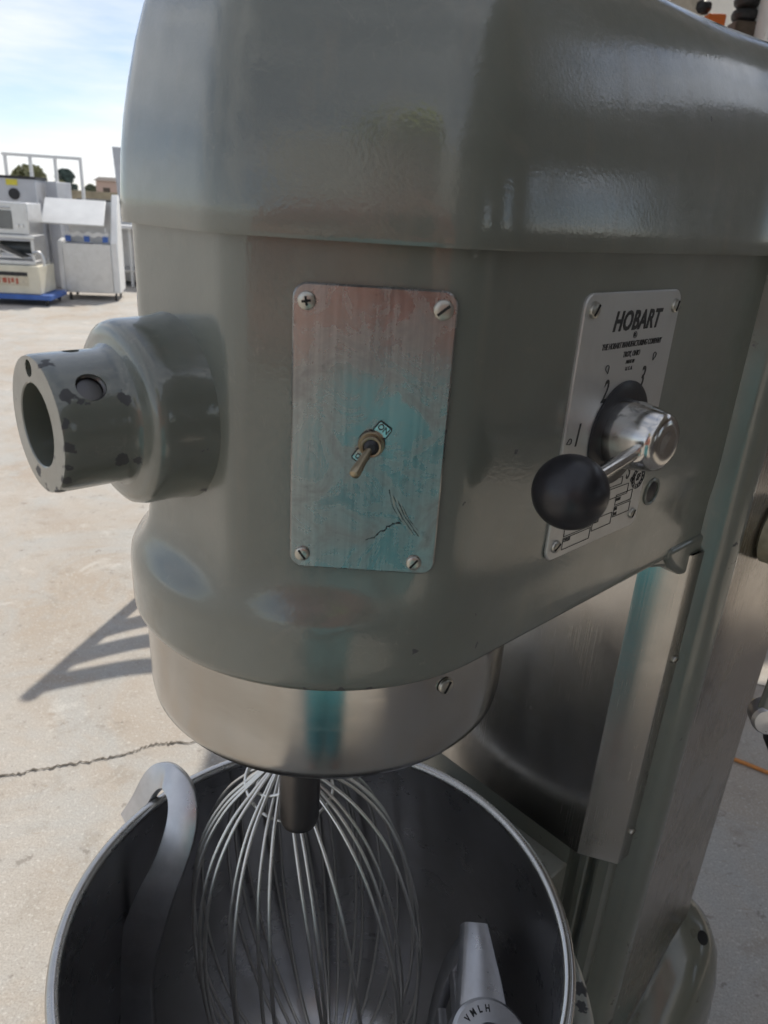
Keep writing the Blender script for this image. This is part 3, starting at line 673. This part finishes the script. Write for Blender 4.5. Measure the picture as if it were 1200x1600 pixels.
# ------------------------------------------------------------------ flat beater lying in the bowl
bh = Vector((.109, -.151, -.780)); be = Vector((.182, -.062, -.752))
sv = (be - bh); arml = sv.length; sv.normalize()
dn = Vector((.05, .35, -.93)); dn = (dn - sv * dn.dot(sv)).normalized(); nv = sv.cross(dn).normalized()
bp = W(bh.x, bh.y, 0); bp.z = 0
beater = empty('flat_beater', bp, RZ, 'cast aluminium flat beater with round stamped hub lying in the front right of the bowl', 'beater')
def bt(u, v, n=0): q = sv * u + dn * v + nv * n; return Vector((q.x, q.y, q.z + Z(bh.z)))
hubm = MB().lathe([(.036, .062), (.043, .034), (.0455, .010), (.0435, .0015), (.040, -.0012), (.0190, -.0012), (.0178, .002), (.0178, .03)], 40, bt(0, 0), dn, True, True)
obj('beater_hub', hubm, 'cast_alu', beater)
fr = MB()
path = [bt(.030, .022), bt(.075, .012), bt(arml - .014, .008), bt(arml, .022), bt(arml - .006, .09), bt(arml - .030, .16), bt(.05, .205), bt(0, .215)]
def bar(P, wv, tv, fv): fr.sweep(P, [wv] * len(P), [tv] * len(P), lambda i: fv)
top = [bt(.025, .02), bt(.06, .013), bt(arml, .006)]
fr.sweep(top, [.060, .050, .031], [.020] * 3, lambda i: -dn)
side = catmull([bt(arml - .012, .012), bt(arml - .008, .05), bt(arml - .012, .11), bt(arml - .035, .165), bt(.04, .205), bt(0, .213)], 5); fr.sweep(side, [.026] * len(side), [.014] * len(side), lambda i: nv)
k2 = .78
fr.sweep([bt(-.025, .02), bt(-.06, .016), bt(-arml * k2, .022)], [.040, .036, .026], [.018] * 3, lambda i: -dn)
side = catmull([bt(-arml * k2, .016), bt(-arml * k2 + .004, .06), bt(-arml * k2 + .012, .11), bt(-arml * k2 + .03, .165), bt(-.04, .205), bt(0, .213)], 5); fr.sweep(side, [.026] * len(side), [.014] * len(side), lambda i: nv)
for u0, v0, u1, v1 in ((-.08, .10, .10, .085), (-.065, .155, .085, .15), (0, .06, 0, .213)):
    fr.sweep([bt(u0, v0), bt((u0 + u1) / 2, (v0 + v1) / 2), bt(u1, v1)], [.018] * 3, [.012] * 3, lambda i: nv)
obj('beater_frame', fr, 'cast_alu', beater, ang=40)
tmm = MB()
for ch, ang in zip('VMLH', (110, 94, 78, 62)):
    rr_ = .0315; ax = frame(bt(0, -.0014), sv, nv)
    u_ = Vector((.72, .69, 0))
    e1 = (Vector((a_.x, a_.y, 0))); 
    m = frame(bt(0, -.0014), sv, -(dn.cross(sv)))
    if m.col[2].to_3d().dot(dn) > 0: m = frame(bt(0, -.0014), sv, dn.cross(sv))
    m = m @ Matrix.Rotation(R(ang - 90 - 62), 4, 'Z') @ Matrix.Translation((0, rr_, 0))
    text_mb(ch, .0095, m, 0, .8, .0003, mb=tmm)
obj('lettering', tmm, 'ink', beater)

# ------------------------------------------------------------------ canopy outlined for shade, unseen side and rear walls added for light; back wall
M['tin'] = simple('weathered_tin', (.42, .42, .40), .45, .6, .2, 2)
M['wall_white'] = simple('white_washed_block', (.80, .77, .70), .85, 0, .08, 1.5, .1)
M['wall_pale'] = simple('pale_washed_wall', (.55, .52, .47), .85, 0, .1, 1.5, .1)
M['wall_dark'] = simple('dark_timber_cladding', (.19, .16, .14), .7, 0, .3, 2, .1)
M['post'] = simple('painted_steel_post', (.55, .55, .54), .5, 0, .1, 4)
canopy = empty('shade_canopy', (3, 3, 0), 0, 'unseen corrugated metal canopy, outlined so its shade falls on the mixer', 'canopy')
def corrugated(x0, x1, y0, y1, z, n):
    mb = MB(); top = []
    for k in range(n + 1):
        x = x0 + (x1 - x0) * k / n; zz = z + (.012 if k % 2 else -.012)
        top.append(((x - 3, y0 - 3, zz), (x - 3, y1 - 3, zz)))
    vs = [p for q in top for p in q]
    return mb.add(vs, [(2 * k, 2 * k + 2, 2 * k + 3, 2 * k + 1) for k in range(n)])
CE = .09
obj('roof_sheet', corrugated(CE, 1.25, 1.62, 5.5, 3.2, 24), 'tin', canopy, smooth=False)
obj('roof_sheet', corrugated(1.25, 2.7, 1.62, 4.35, 3.2, 30), 'tin', canopy, smooth=False)
obj('roof_sheet', corrugated(1.6, 7, -4.4, 1.60, 3.2, 80), 'tin', canopy, smooth=False)  # unseen sheet added to darken the right side
for x, y in ((6.9, 1.55), (4.0, 1.75), (6.9, -4.3), (.35, 4.3)):
    obj('post', MB().bounds(x - 3.05, x - 2.95, y - 3.05, y - 2.95, 0, 3.19), 'post', canopy)
for y in (1.72, 3.0, 4.3): obj('beam', MB().bounds(CE - 3 + .02, -.35, y - 3.05, y - 2.95, 3.05, 3.185), 'post', canopy)
wallr = empty('dimming_side_wall', (4.2, 0, 0), 0, 'unseen dark clad wall with openings, added to dim the right side and shape reflections', 'wall')
mb = MB()
wins = [(-3.6, -2.6), (-1.2, -.4), (.9, 1.6)]  # openings added to leave bright patches in the reflections
y = -6.0
for a, b in wins + [(7.2, 7.2)]:
    mb.bounds(0, .12, y, a, 0, 3.18); 
    if a < b: mb.bounds(0, .12, a, b, 0, 1.3); mb.bounds(0, .12, a, b, 2.3, 3.18)
    y = b
obj('cladding', mb, 'wall_dark', wallr)
wallf = obj('bounce_rear_wall', MB().bounds(-.9, 4.19, -4.2, -4.05, 0, 3.17), 'wall_pale'); tag(wallf, 'unseen pale washed wall added behind the person to bounce sunlight onto the mixer', 'wall')  # unseen reflector wall, added as fill from behind the camera
wallb = obj('shed_back_wall', MB().bounds(.75, 4.19, 5.6, 5.75, 0, 3.17), 'wall_white')
tag(wallb, 'white block wall at the back of the shed behind the shelving', 'wall')

# shelving unit and goods high on the right
M['white_steel'] = simple('white_enamelled_steel', (.82, .81, .79), .35, 0, .05, 6)
M['orange'] = simple('orange_plastic', (.72, .17, .03), .4, 0, .1, 10)
M['rubber'] = simple('black_rubber', (.02, .02, .022), .55, 0, .2, 30)
M['brown'] = simple('brown_grime', (.10, .075, .055), .6, 0, .3, 20)
shelf = empty('shelving_unit', (1.9, 4.65, 0), 0, 'tall white steel shelving unit against the white wall, top right', 'shelving')
for x in (-.78, -.10, .62):
    for y in (-.2, .2): obj('upright', MB().bounds(x - .03, x + .03, y - .03, y + .03, 0, 3.0), 'white_steel', shelf, bevel=.004)
for z in (.4, 1.2, 2.24): obj('shelf_board', MB().bounds(-.82, .66, -.24, .24, z - .03, z), 'white_steel', shelf, bevel=.004)
obx = empty('orange_machine', (1.535, 4.50, 2.242), 0, 'orange machine with a black knob on the top shelf', 'machine')
obj('body', MB().bounds(-.045, .05, -.06, .06, 0, .14), 'orange', obx, bevel=.01)
obj('knob', MB().lathe([(.005, .14), (.028, .145), (.042, .165), (.040, .19), (.02, .205), (.001, .207)], 24, (-.06, 0, 0)), 'rubber', obx)
coil = empty('coil_stack', (1.715, 4.55, 2.242), 0, 'dark stack of ribbed rubber coils between white shelf uprights', 'coil')
for k in range(7):
    mb = MB(); z = .16 + k * .062
    mb.loft([[((.038 + .03 * math.cos(p)) * math.cos(t), (.038 + .03 * math.cos(p)) * math.sin(t), z + .03 * math.sin(p)) for t in [2 * math.pi * q / 28 for q in range(28)]] for p in [2 * math.pi * q / 10 for q in range(11)]])
    obj('coil_ring', mb, 'rubber', coil)
obj('crate', MB().bounds(-.06, .06, -.06, .06, 0, .128), 'brown', coil, bevel=.006)
cab = empty('white_appliance', (2.05, 4.50, 2.242), 0, 'white appliance with a black door on the top shelf, far right', 'appliance')
obj('cabinet', MB().bounds(-.29, .35, -.17, .2, .002, .62), 'white_steel', cab, bevel=.012)
obj('door', MB().bounds(-.20, .28, -.19, -.171, .10, .56), 'rubber', cab, bevel=.006)
obj('foot_knob', MB().lathe([(.012, 0), (.012, .012), (.009, .016), (.0, .017)], 16, (-.205, -.171, .06), (0, -1, 0)), 'rubber', cab)
pp = MB().bounds(1.30, 1.47, 4.49, 4.62, 2.242, 2.75)
tag(obj('storage_box', pp, simple('pale_carton', (.66, .60, .50), .8), bevel=.004), 'pale cream carton on the top shelf beside the orange machine', 'box')

# cables on the shaded floor
M['cable_o'] = simple('orange_cable', (.55, .22, .06), .5, 0, .15, 30)
M['cable_y'] = simple('yellow_cable', (.50, .36, .10), .5, 0, .15, 30)
tag(obj('extension_cord', MB().tube(catmull([(.80, 1.72, .012), (1.00, 1.635, .007), (1.10, 1.575, .007), (1.25, 1.50, .007), (1.6, 1.46, .007), (2.2, 1.7, .007)], 10), .0055, 8), 'cable_o'), 'orange extension cord on the floor behind the column', 'cord')
tag(obj('extension_cord', MB().tube(catmull([(1.0, 1.86, .007), (1.17, 1.905, .007), (1.26, 1.90, .007), (1.6, 1.80, .007), (2.3, 2.1, .007)], 10), .0055, 8), 'cable_y'), 'thin yellow cord on the floor above the orange one', 'cord')

# ------------------------------------------------------------------ unseen stand, its form made up to cast the slatted shadow
M['grey_steel'] = simple('grey_painted_steel', (.30, .30, .31), .45, .3, .15, 10)
stand = empty('shadow_stand', (-.68, 3.15, 0), 0, 'made-up slatted stand hidden behind the mixer head, shaped to cast the floor shadow', 'stand')
hgt = 1.88
obj('post', MB().tube([(0, 0, 0), (0, 0, hgt)], .026, 10), 'grey_steel', stand)
for P in ([(0, 0, 1.80), (.09, 0, 1.73), (.20, 0, 1.655), (.36, 0, 1.60)], [(0, 0, 1.62), (.08, 0, 1.53), (.18, 0, 1.45), (.34, 0, 1.40)], [(0, 0, 1.40), (.08, 0, 1.31), (.18, 0, 1.235), (.34, 0, 1.19)]):
    P = catmull(P, 6); obj('curved_slat', MB().tube(P, .036, 8), 'grey_steel', stand)
obj('panel', MB().bounds(.27, .46, -.015, .015, .45, 1.60), 'grey_steel', stand)
obj('foot_plate', MB().bounds(-.12, .45, -.2, .2, .003, .03), 'grey_steel', stand)

# ------------------------------------------------------------------ yard: used kitchen equipment
M['stain'] = steel('yard_stainless', (.62, .62, .62), .35, (3, 3, 60), .2, .02)
M['yard_white'] = simple('yard_white_paint', (.74, .74, .73), .4, 0, .05, 5)
M['yard_cream'] = simple('yard_cream_paint', (.66, .62, .50), .5, 0, .08, 5)
M['yard_blue'] = simple('blue_dolly_paint', (.05, .13, .42), .45, 0, .12, 8)
M['hazed_glass'] = simple('hazed_oven_glass', (.16, .17, .17), .15, 0, .1, 5)  # lightened glass, distance haze put into the colour
M['yard_grey'] = simple('yard_grey_steel', (.50, .51, .54), .45, .2, .06, 4)
M['red_ink'] = simple('red_ink', (.42, .10, .06), .5)
M['yellow'] = simple('yellow_label', (.70, .60, .06), .5)

cart = empty('serving_cart', (-4.16, 10.45, 0), R(14), 'white stainless serving cart with its lid propped open in the sunny yard', 'cart')
obj('front_panel', MB().bounds(-.36, .24, -.32, -.30, .10, .72), 'stain', cart, bevel=.004)
mb = MB(); 
prof_side = [(-.32, .10), (.34, .10), (.34, 1.30), (.22, 1.34), (-.02, 1.10), (-.32, .74)]
for x0, x1, nm in ((.24, .33, 'end_panel'), (-.42, -.36, 'end_panel')):
    e_ = MB().loft([[(x0, y, z) for y, z in (prof_side if x0 > 0 else prof_side[:2] + [(.34, .80), (-.32, .74)])], [(x1, y, z) for y, z in (prof_side if x0 > 0 else prof_side[:2] + [(.34, .80), (-.32, .74)])]], True, True)
    obj(nm, e_, 'yard_white', cart, bevel=.012, segs=3)
obj('well', MB().bounds(-.36, .24, -.30, .34, .10, .70), 'yard_grey', cart)
obj('back_panel', MB().bounds(-.36, .24, .31, .339, .701, 1.24), 'stain', cart)
lid = MB().box((-.20, -.14, 1.10), (.76, .52, .02), 0, Matrix.Rotation(R(35), 3, 'X')); obj('lid', lid, 'yard_white', cart, bevel=.005)
for x in (-.30, .18): obj('lid_prop', MB().tube([(x, -.28, .73), (x, -.26, .93)], .008, 8), 'stain', cart)
tr = MB(); 
P0 = [(-.32 + .54 * k / 24, -.29, .86 + .012 * math.sin(k * 1.1)) for k in range(25)]; P1 = [(x, y + .01, z - .05) for x, y, z in P0]
n = 25; tr.add(P0 + P1, [(i, i + 1, n + i + 1, n + i) for i in range(n - 1)]); obj('curtain_strip', tr, 'yard_white', cart)
for x in (-.28, -.05, .18): obj('blue_clip', MB().bounds(x - .035, x + .035, -.31, -.298, .745, .815), 'yard_blue', cart)
for x in (-.32, .26):
    for y in (-.26, .28):
        obj('caster', MB().lathe([(.03, -.015), (.045, -.012), (.045, .012), (.03, .015)], 18, (x, y, .046), (1, 0, 0), True, True), 'rubber', cart)

dolly = empty('blue_dolly', (-4.80, 9.55, 0), R(8), 'low blue dolly on casters carrying the cream cabinet', 'dolly')
obj('deck', MB().bounds(-.48, .46, -.33, .36, .075, .135), 'yard_blue', dolly, bevel=.006)
for x in (-.40, .38):
    for y in (-.25, .28): obj('caster', MB().lathe([(.02, -.014), (.036, -.012), (.036, .012), (.02, .014)], 16, (x, y, .037), (1, 0, 0), True, True), 'rubber', dolly)
cc = empty('cream_cabinet', (-4.82, 9.55, .137), R(8), 'cream cabinet with a dark slot and red lettering on the blue dolly', 'cabinet')
obj('body', MB().bounds(-.42, .36, -.30, .33, 0, .335), 'yard_cream', cc, bevel=.012)
obj('slot', MB().bounds(-.32, .22, -.306, -.3005, .215, .26), 'rubber', cc)
obj('name_strip', MB().bounds(-.34, .22, -.307, -.3015, .10, .212), simple('tan_strip', (.58, .52, .40), .6), cc)
lt = MB(); rl = random.Random(2); x = -.31
while x < .10:
    ww = rl.uniform(.02, .05); lt.bounds(x, x + ww, -.3095, -.3075, .12 + rl.uniform(0, .02), .18 + rl.uniform(0, .02)); x += ww + rl.uniform(.01, .03)
obj('red_lettering', lt, 'red_ink', cc)
pr = empty('food_machine', (-4.84, 9.60, .475), R(8), 'open stainless food machine with a sloping chute on the cream cabinet', 'machine')
obj('base_tray', MB().bounds(-.30, .32, -.26, .28, 0, .05), 'stain', pr, bevel=.006)
for x in (-.29, .27): obj('side_frame', MB().bounds(x, x + .04, -.22, .26, .05, .34), 'stain', pr, bevel=.005)
obj('cross_bar', MB().bounds(-.31, .33, -.26, -.19, .30, .345), 'stain', pr, bevel=.008)
obj('chute', MB().box((-.04, -.10, .16), (.44, .34, .012), 0, Matrix.Rotation(R(22), 3, 'Y')), 'stain', pr)
obj('drum', MB().lathe([(.03, -.2), (.075, -.19), (.075, .19), (.03, .2)], 24, (0, .12, .18), (1, 0, 0), True, True), 'hazed_glass', pr)
obj('tap', MB().tube(catmull([(.30, -.26, .14), (.38, -.30, .16), (.42, -.30, .10), (.43, -.30, .0)], 6), .02, 8), 'stain', pr)
ov = empty('countertop_oven', (-4.88, 9.65, .822), R(8), 'stainless countertop oven with a dark glass door stacked on the food machine', 'oven')
obj('casing', MB().bounds(-.34, .30, -.24, .30, 0, .36), 'stain', ov, bevel=.008)
obj('door_glass', MB().bounds(-.25, .11, -.252, -.241, .06, .27), 'hazed_glass', ov, bevel=.003)
for x in (.17, .22): obj('knob', MB().lathe([(.02, 0), (.018, .02), (.0, .022)], 16, (x, -.241, .1), (0, -1, 0)), 'yard_white', ov)
obj('bright_handle', MB().tube([(-.24, -.262, .30), (.10, -.262, .30)], .010, 8), 'stain', ov)
bk = empty('upright_machine', (-5.38, 11.1, 0), R(8), 'upright stainless machine with yellow label and dark round dial behind the oven', 'machine')
obj('cabinet', MB().bounds(-.36, .25, -.22, .3, .01, 1.47), 'yard_grey', bk, bevel=.01)
obj('black_top', MB().bounds(-.37, .26, -.23, .31, 1.471, 1.50), 'rubber', bk)
obj('yellow_label', MB().bounds(-.13, .02, -.226, -.221, 1.38, 1.455), 'yellow', bk)
obj('round_dial', MB().lathe([(.075, 0), (.07, .02), (.0, .025)], 24, (-.04, -.22, 1.27), (0, -1, 0)), 'rubber', bk)
dk = tag(obj('louvre_cabinet', MB().bounds(-5.09, -4.93, 11.2, 11.7, .01, 1.46), 'yard_grey', bevel=.01), 'narrow grey cabinet beside the upright machine', 'cabinet')  # grey instead of brown, veiling haze put into the colour
ra = empty('pipe_rack', (-5.2, 11.85, 0), R(4), 'tall pale pipe rack standing above the stacked machines', 'rack')
for x in (-.72, -.36, .0, .37): obj('upright', MB().bounds(x - .02, x + .02, -.02, .02, 0, 1.78), 'yard_white', ra)
for z in (1.20, 1.80): obj('rail', MB().bounds(-.76, .39, -.02, .02, z - .02, z + .02), 'yard_white', ra)
wt_ = empty('work_table', (-4.35, 12.3, 0), R(4), 'white steel work table with thin legs between cart and mixer head', 'table')
obj('table_top', MB().bounds(-.75, .55, -.35, .35, .86, .91), 'yard_white', wt_, bevel=.006)
obj('lower_shelf', MB().bounds(-.70, .50, -.30, .30, .22, .25), 'stain', wt_)
for x in (-.68, .10, .48):
    for y in (-.28, .28): obj('leg', MB().tube([(x, y, .0), (x, y, .86)], .022, 8), 'yard_white', wt_)
th_ = empty('tall_hood', (-5.15, 14.4, 0), R(4), 'tall tapering grey sheet metal hood standing behind the cart', 'hood')
obj('hood_body', MB().loft([[(.05, -.2, .02), (.55, -.2, .02), (.55, .3, .02), (.05, .3, .02)], [(-.06, -.2, 2.12), (.62, -.2, 2.10), (.62, .3, 2.10), (-.06, .3, 2.12)]], True, True), 'yard_grey', th_, bevel=.01)
rb = empty('roll_counter', (-5.0, 12.9, 0), R(4), 'low dark-topped counter just behind the serving cart', 'counter')
obj('body', MB().bounds(-.2, .9, -.3, .3, .01, 1.22), 'stain', rb, bevel=.01)
obj('counter_top', MB().bounds(-.24, .94, -.34, .34, 1.221, 1.25), 'rubber', rb)

# ------------------------------------------------------------------ far yard edge: wall, shed, trees
M['bank'] = simple('dry_earth_bank', (.34, .29, .20), .95, 0, .25, .6, .2)
M['bark'] = simple('bark', (.09, .065, .045), .9, 0, .3, 4)
tag(obj('boundary_wall', MB().bounds(-75, -15, 70, 70.4, 0, 1.45), 'bank'), 'long low tan wall closing the far side of the yard', 'wall')
fh = empty('far_shed', (-43.2, 115, 0), 0, 'small pinkish far-off building beside the tall hood', 'building')
obj('wall', MB().bounds(-1.6, 2.6, 0, 4, 0, 3.0), simple('pink_render', (.55, .40, .33), .9), fh)
obj('roof', MB().loft([[(-1.9, -.3, 3.0), (2.9, -.3, 3.0), (2.9, 4.3, 3.0), (-1.9, 4.3, 3.0)], [(-1.9, 2, 3.55), (2.9, 2, 3.55), (2.9, 2.05, 3.55), (-1.9, 2.05, 3.55)]], True, True), 'brown', fh)
obj('door', MB().bounds(-.6, .4, -.05, -.005, 0, 2.1), 'brown', fh)
def leafmat(name, col):
    t = NT(name); v = t.coord(); t.set(Base_Color=t.ramp(t.noise(v, 1.2, 4), [(.3, tuple(c * .6 for c in col)), (.7, tuple(c * 1.35 for c in col))]), Roughness=.6); return t.m
def tree(name, label, x, y, rx, h, trunk, mat, n, leaf, seed):
    r_ = random.Random(seed); t = empty(name, (x, y, 0), 0, label, 'tree', 'trees beyond the yard')
    tb = MB().tube([(0, 0, 0), (.05, 0, trunk), (0, .05, trunk + (h - trunk) * .5)], [rx * .09, rx * .07, rx * .03], 8)
    for k in range(5):
        a = k * 1.26; tb.tube([(0, 0, trunk * .9), (math.cos(a) * rx * .4, math.sin(a) * rx * .4, trunk + (h - trunk) * .4)], [rx * .045, rx * .015], 6)
    obj('trunk', tb, 'bark', t)
    cl = [(r_.gauss(0, .42) * rx, r_.gauss(0, .42) * rx, trunk * .75 + (h - trunk * .75) * r_.random() ** .8, r_.uniform(.28, .5) * rx) for _ in range(16)]
    cb = MB()
    for k in range(n):
        cx, cy, cz, cr_ = r_.choice(cl); d = Vector((r_.gauss(0, 1), r_.gauss(0, 1), r_.gauss(0, 1))).normalized() * cr_ * r_.random() ** .33
        hz = (cz + d.z) / h; lim = rx * math.sqrt(max(.05, 1 - max(0, (hz - .45) / .58) ** 2))
        p = Vector((cx, cy, cz)) + d; q = math.hypot(p.x, p.y)
        if q > lim: p.x *= lim / q; p.y *= lim / q
        p.z = min(p.z, h); u = Vector((r_.gauss(0, 1), r_.gauss(0, 1), r_.gauss(0, 1))).normalized(); v_ = u.orthogonal().normalized(); s_ = leaf * r_.uniform(.6, 1.4)
        cb.add([p - u * s_, p + v_ * s_ * .6, p + u * s_, p - v_ * s_ * .6], [(0, 1, 2, 3)])
    obj('crown', cb, mat, t, smooth=False)
lm1 = leafmat('hazed_dark_foliage', (.075, .11, .095)); lm2 = leafmat('olive_foliage', (.20, .20, .095)); lm3 = leafmat('mid_foliage', (.12, .14, .08))  # haze in the colour: olive lightened, dark tree tinted bluish
tree('round_tree', 'dark round tree standing alone on the horizon', -85.7, 200, 2.9, 6.3, 1.6, lm1, 5200, .22, 1)
tree('olive_tree', 'yellow-green bushy tree behind the pipe rack', -28.3, 60, 1.55, 2.95, .5, lm2, 5200, .12, 2)
tree('olive_tree', 'smaller olive bush right of the pipe rack', -20.9, 48, .75, 1.85, .3, lm2, 3000, .09, 3)
rt_ = random.Random(9)
for k in range(7):
    x = -59.5 + k * 1.35 + rt_.uniform(-.3, .3)
    tree('hedge_tree', '%s hedge tree in the far row, counted from the dark round tree' % ['first', 'second', 'third', 'fourth', 'fifth', 'sixth', 'seventh'][k], x, 150 + rt_.uniform(-4, 4), 1.1, 2.3 + rt_.uniform(0, .7), .6, lm3, 1300, .16, 20 + k)

# ------------------------------------------------------------------ the person taking the picture (seen mirrored in the metal)
M['skin'] = simple('skin', (.52, .27, .20), .5, 0, .08, 20)
M['teal'] = simple('teal_overalls', (.10, .35, .40), .8, 0, .1, 15)
M['denim'] = simple('dark_trousers', (.05, .055, .08), .8, 0, .15, 15)
M['redshirt'] = simple('dusty_red_shirt', (.34, .12, .10), .8, 0, .1, 15)
M['hivis'] = simple('yellow_green_cloth', (.55, .62, .03), .7, 0, .08, 15)
person = empty('person', (.02, -.50, 0), 0, 'person in yellow-green vest, red shirt and teal overalls, mirrored in the switch plate', 'person')
def skin_obj(name, verts, edges, rad, mat, parent, sub=2):
    me = bpy.data.meshes.new(name); me.from_pydata(verts, edges, []); o = bpy.data.objects.new(name, me); COL.objects.link(o); o.parent = parent
    sk = o.modifiers.new('skin', 'SKIN'); sk.use_smooth_shade = True
    if not me.skin_vertices: me.skin_vertices.new() if hasattr(me.skin_vertices, 'new') else None
    bm = bmesh.new(); bm.from_mesh(me); ly = bm.verts.layers.skin.verify()
    for i, v in enumerate(bm.verts):
        r_ = rad[i]; v[ly].radius = r_ if isinstance(r_, tuple) else (r_, r_); v[ly].use_root = (i == 0)
    bm.to_mesh(me); bm.free()
    sb = o.modifiers.new('sub', 'SUBSURF'); sb.levels = sub; sb.render_levels = sub
    me.materials.append(M[mat]); return o
vb = [(0, 0, .95), (0, .0, 1.10), (0, -.01, 1.28), (0, 0, 1.42), (0, .01, 1.50), (0, .03, 1.58), (0, .04, 1.70), (0, .03, 1.76)]; eb = [(i, i + 1) for i in range(7)]; rbd = [(.15, .11), (.145, .105), (.16, .11), (.13, .085), (.058, .058), (.075, .085), (.082, .10), (.06, .075)]
for s_ in (-1, 1):
    b0 = len(vb); vb += [(s_ * .10, 0, .88), (s_ * .11, .02, .48), (s_ * .11, -.02, .09), (s_ * .12, .13, .04)]; rbd += [.088, .062, .045, .035]; eb += [(0, b0), (b0, b0 + 1), (b0 + 1, b0 + 2), (b0 + 2, b0 + 3)]
    b0 = len(vb); vb += [(s_ * .19, -.005, 1.40), (s_ * .26, .05, 1.14), (s_ * .12, .24, 1.165), (s_ * .052, .36, 1.225)]; rbd += [.058, .048, .043, .034]; eb += [(3, b0), (b0, b0 + 1), (b0 + 1, b0 + 2), (b0 + 2, b0 + 3)]
    h0 = b0 + 3
    for q in range(5):
        b1 = len(vb); z = 1.255 + q * .02; vb += [(s_ * .070, .415, z), (s_ * .052, .442 - abs(q - 2) * .004, z + .004), (s_ * .030, .447, z + .004)]; rbd += [.0095, .0085, .0075]; eb += [(h0, b1), (b1, b1 + 1), (b1 + 1, b1 + 2)]
skin_obj('body', vb, eb, rbd, 'skin', person)
vs_ = [(0, 0, 1.08), (0, 0, 1.18), (0, -.01, 1.28), (0, 0, 1.40), (0, .005, 1.47), (-.19, -.005, 1.41), (-.245, .045, 1.22), (.19, -.005, 1.41), (.245, .045, 1.22)]
skin_obj('shirt', vs_, [(0, 1), (1, 2), (2, 3), (3, 4), (3, 5), (5, 6), (3, 7), (7, 8)], [(.17, .12), (.172, .122), (.175, .12), (.145, .097), (.075, .075), .075, .066, .075, .066], 'redshirt', person)
skin_obj('vest', [(0, 0, 1.29), (0, 0, 1.36), (0, 0, 1.43), (-.13, 0, 1.43), (.13, 0, 1.43)], [(0, 1), (1, 2), (2, 3), (2, 4)], [(.19, .135), (.185, .13), (.16, .11), (.08, .09), (.08, .09)], 'hivis', person)
vt = [(0, 0, .90), (-.10, 0, .84), (-.09, .02, .48), (-.09, -.02, .10), (.10, 0, .84), (.09, .02, .48), (.09, -.02, .10), (0, 0, 1.04), (0, 0, 1.150)]
skin_obj('overalls', vt, [(0, 1), (1, 2), (2, 3), (0, 4), (4, 5), (5, 6), (0, 7), (7, 8)], [(.185, .135), .115, .10, .085, .115, .10, .085, (.19, .135), (.19, .135)], 'teal', person)
capm = MB().lathe([(.104, 1.70), (.106, 1.725), (.100, 1.765), (.080, 1.80), (.045, 1.82), (.001, 1.826)], 28, (0, .035, 0))
capm.add([(x, y, 1.705 + .02 * (1 - (x / .09) ** 2)) for y in (.12, .215) for x in (-.085, -.05, 0, .05, .085)], [(i, i + 1, 6 + i, 5 + i) for i in range(4)])
obj('cap', capm, 'hivis', person)
obj('eye', MB().lathe([(.001, .0), (.009, .004), (.001, .009)], 10, (-.033, .134, 1.665), (0, 1, 0)), 'black', person); obj('eye', MB().lathe([(.001, .0), (.009, .004), (.001, .009)], 10, (.033, .134, 1.665), (0, 1, 0)), 'black', person)
obj('nose', MB().lathe([(.016, -.01), (.013, .012), (.001, .022)], 12, (0, .125, 1.635), (0, .9, -.2)), 'skin', person)
obj('mouth', MB().bounds(-.024, .024, .115, .132, 1.592, 1.600), 'brown', person)
phone = MB().box((0, 0, 0), (.075, .009, .155)); phone.xf(Matrix.Translation((.012, -.045, EYE - .02)) @ Matrix.Rotation(-PITCH, 4, 'X'))
tag(obj('phone', phone, 'black', bevel=.004), 'black phone held up by the person in teal', 'phone')
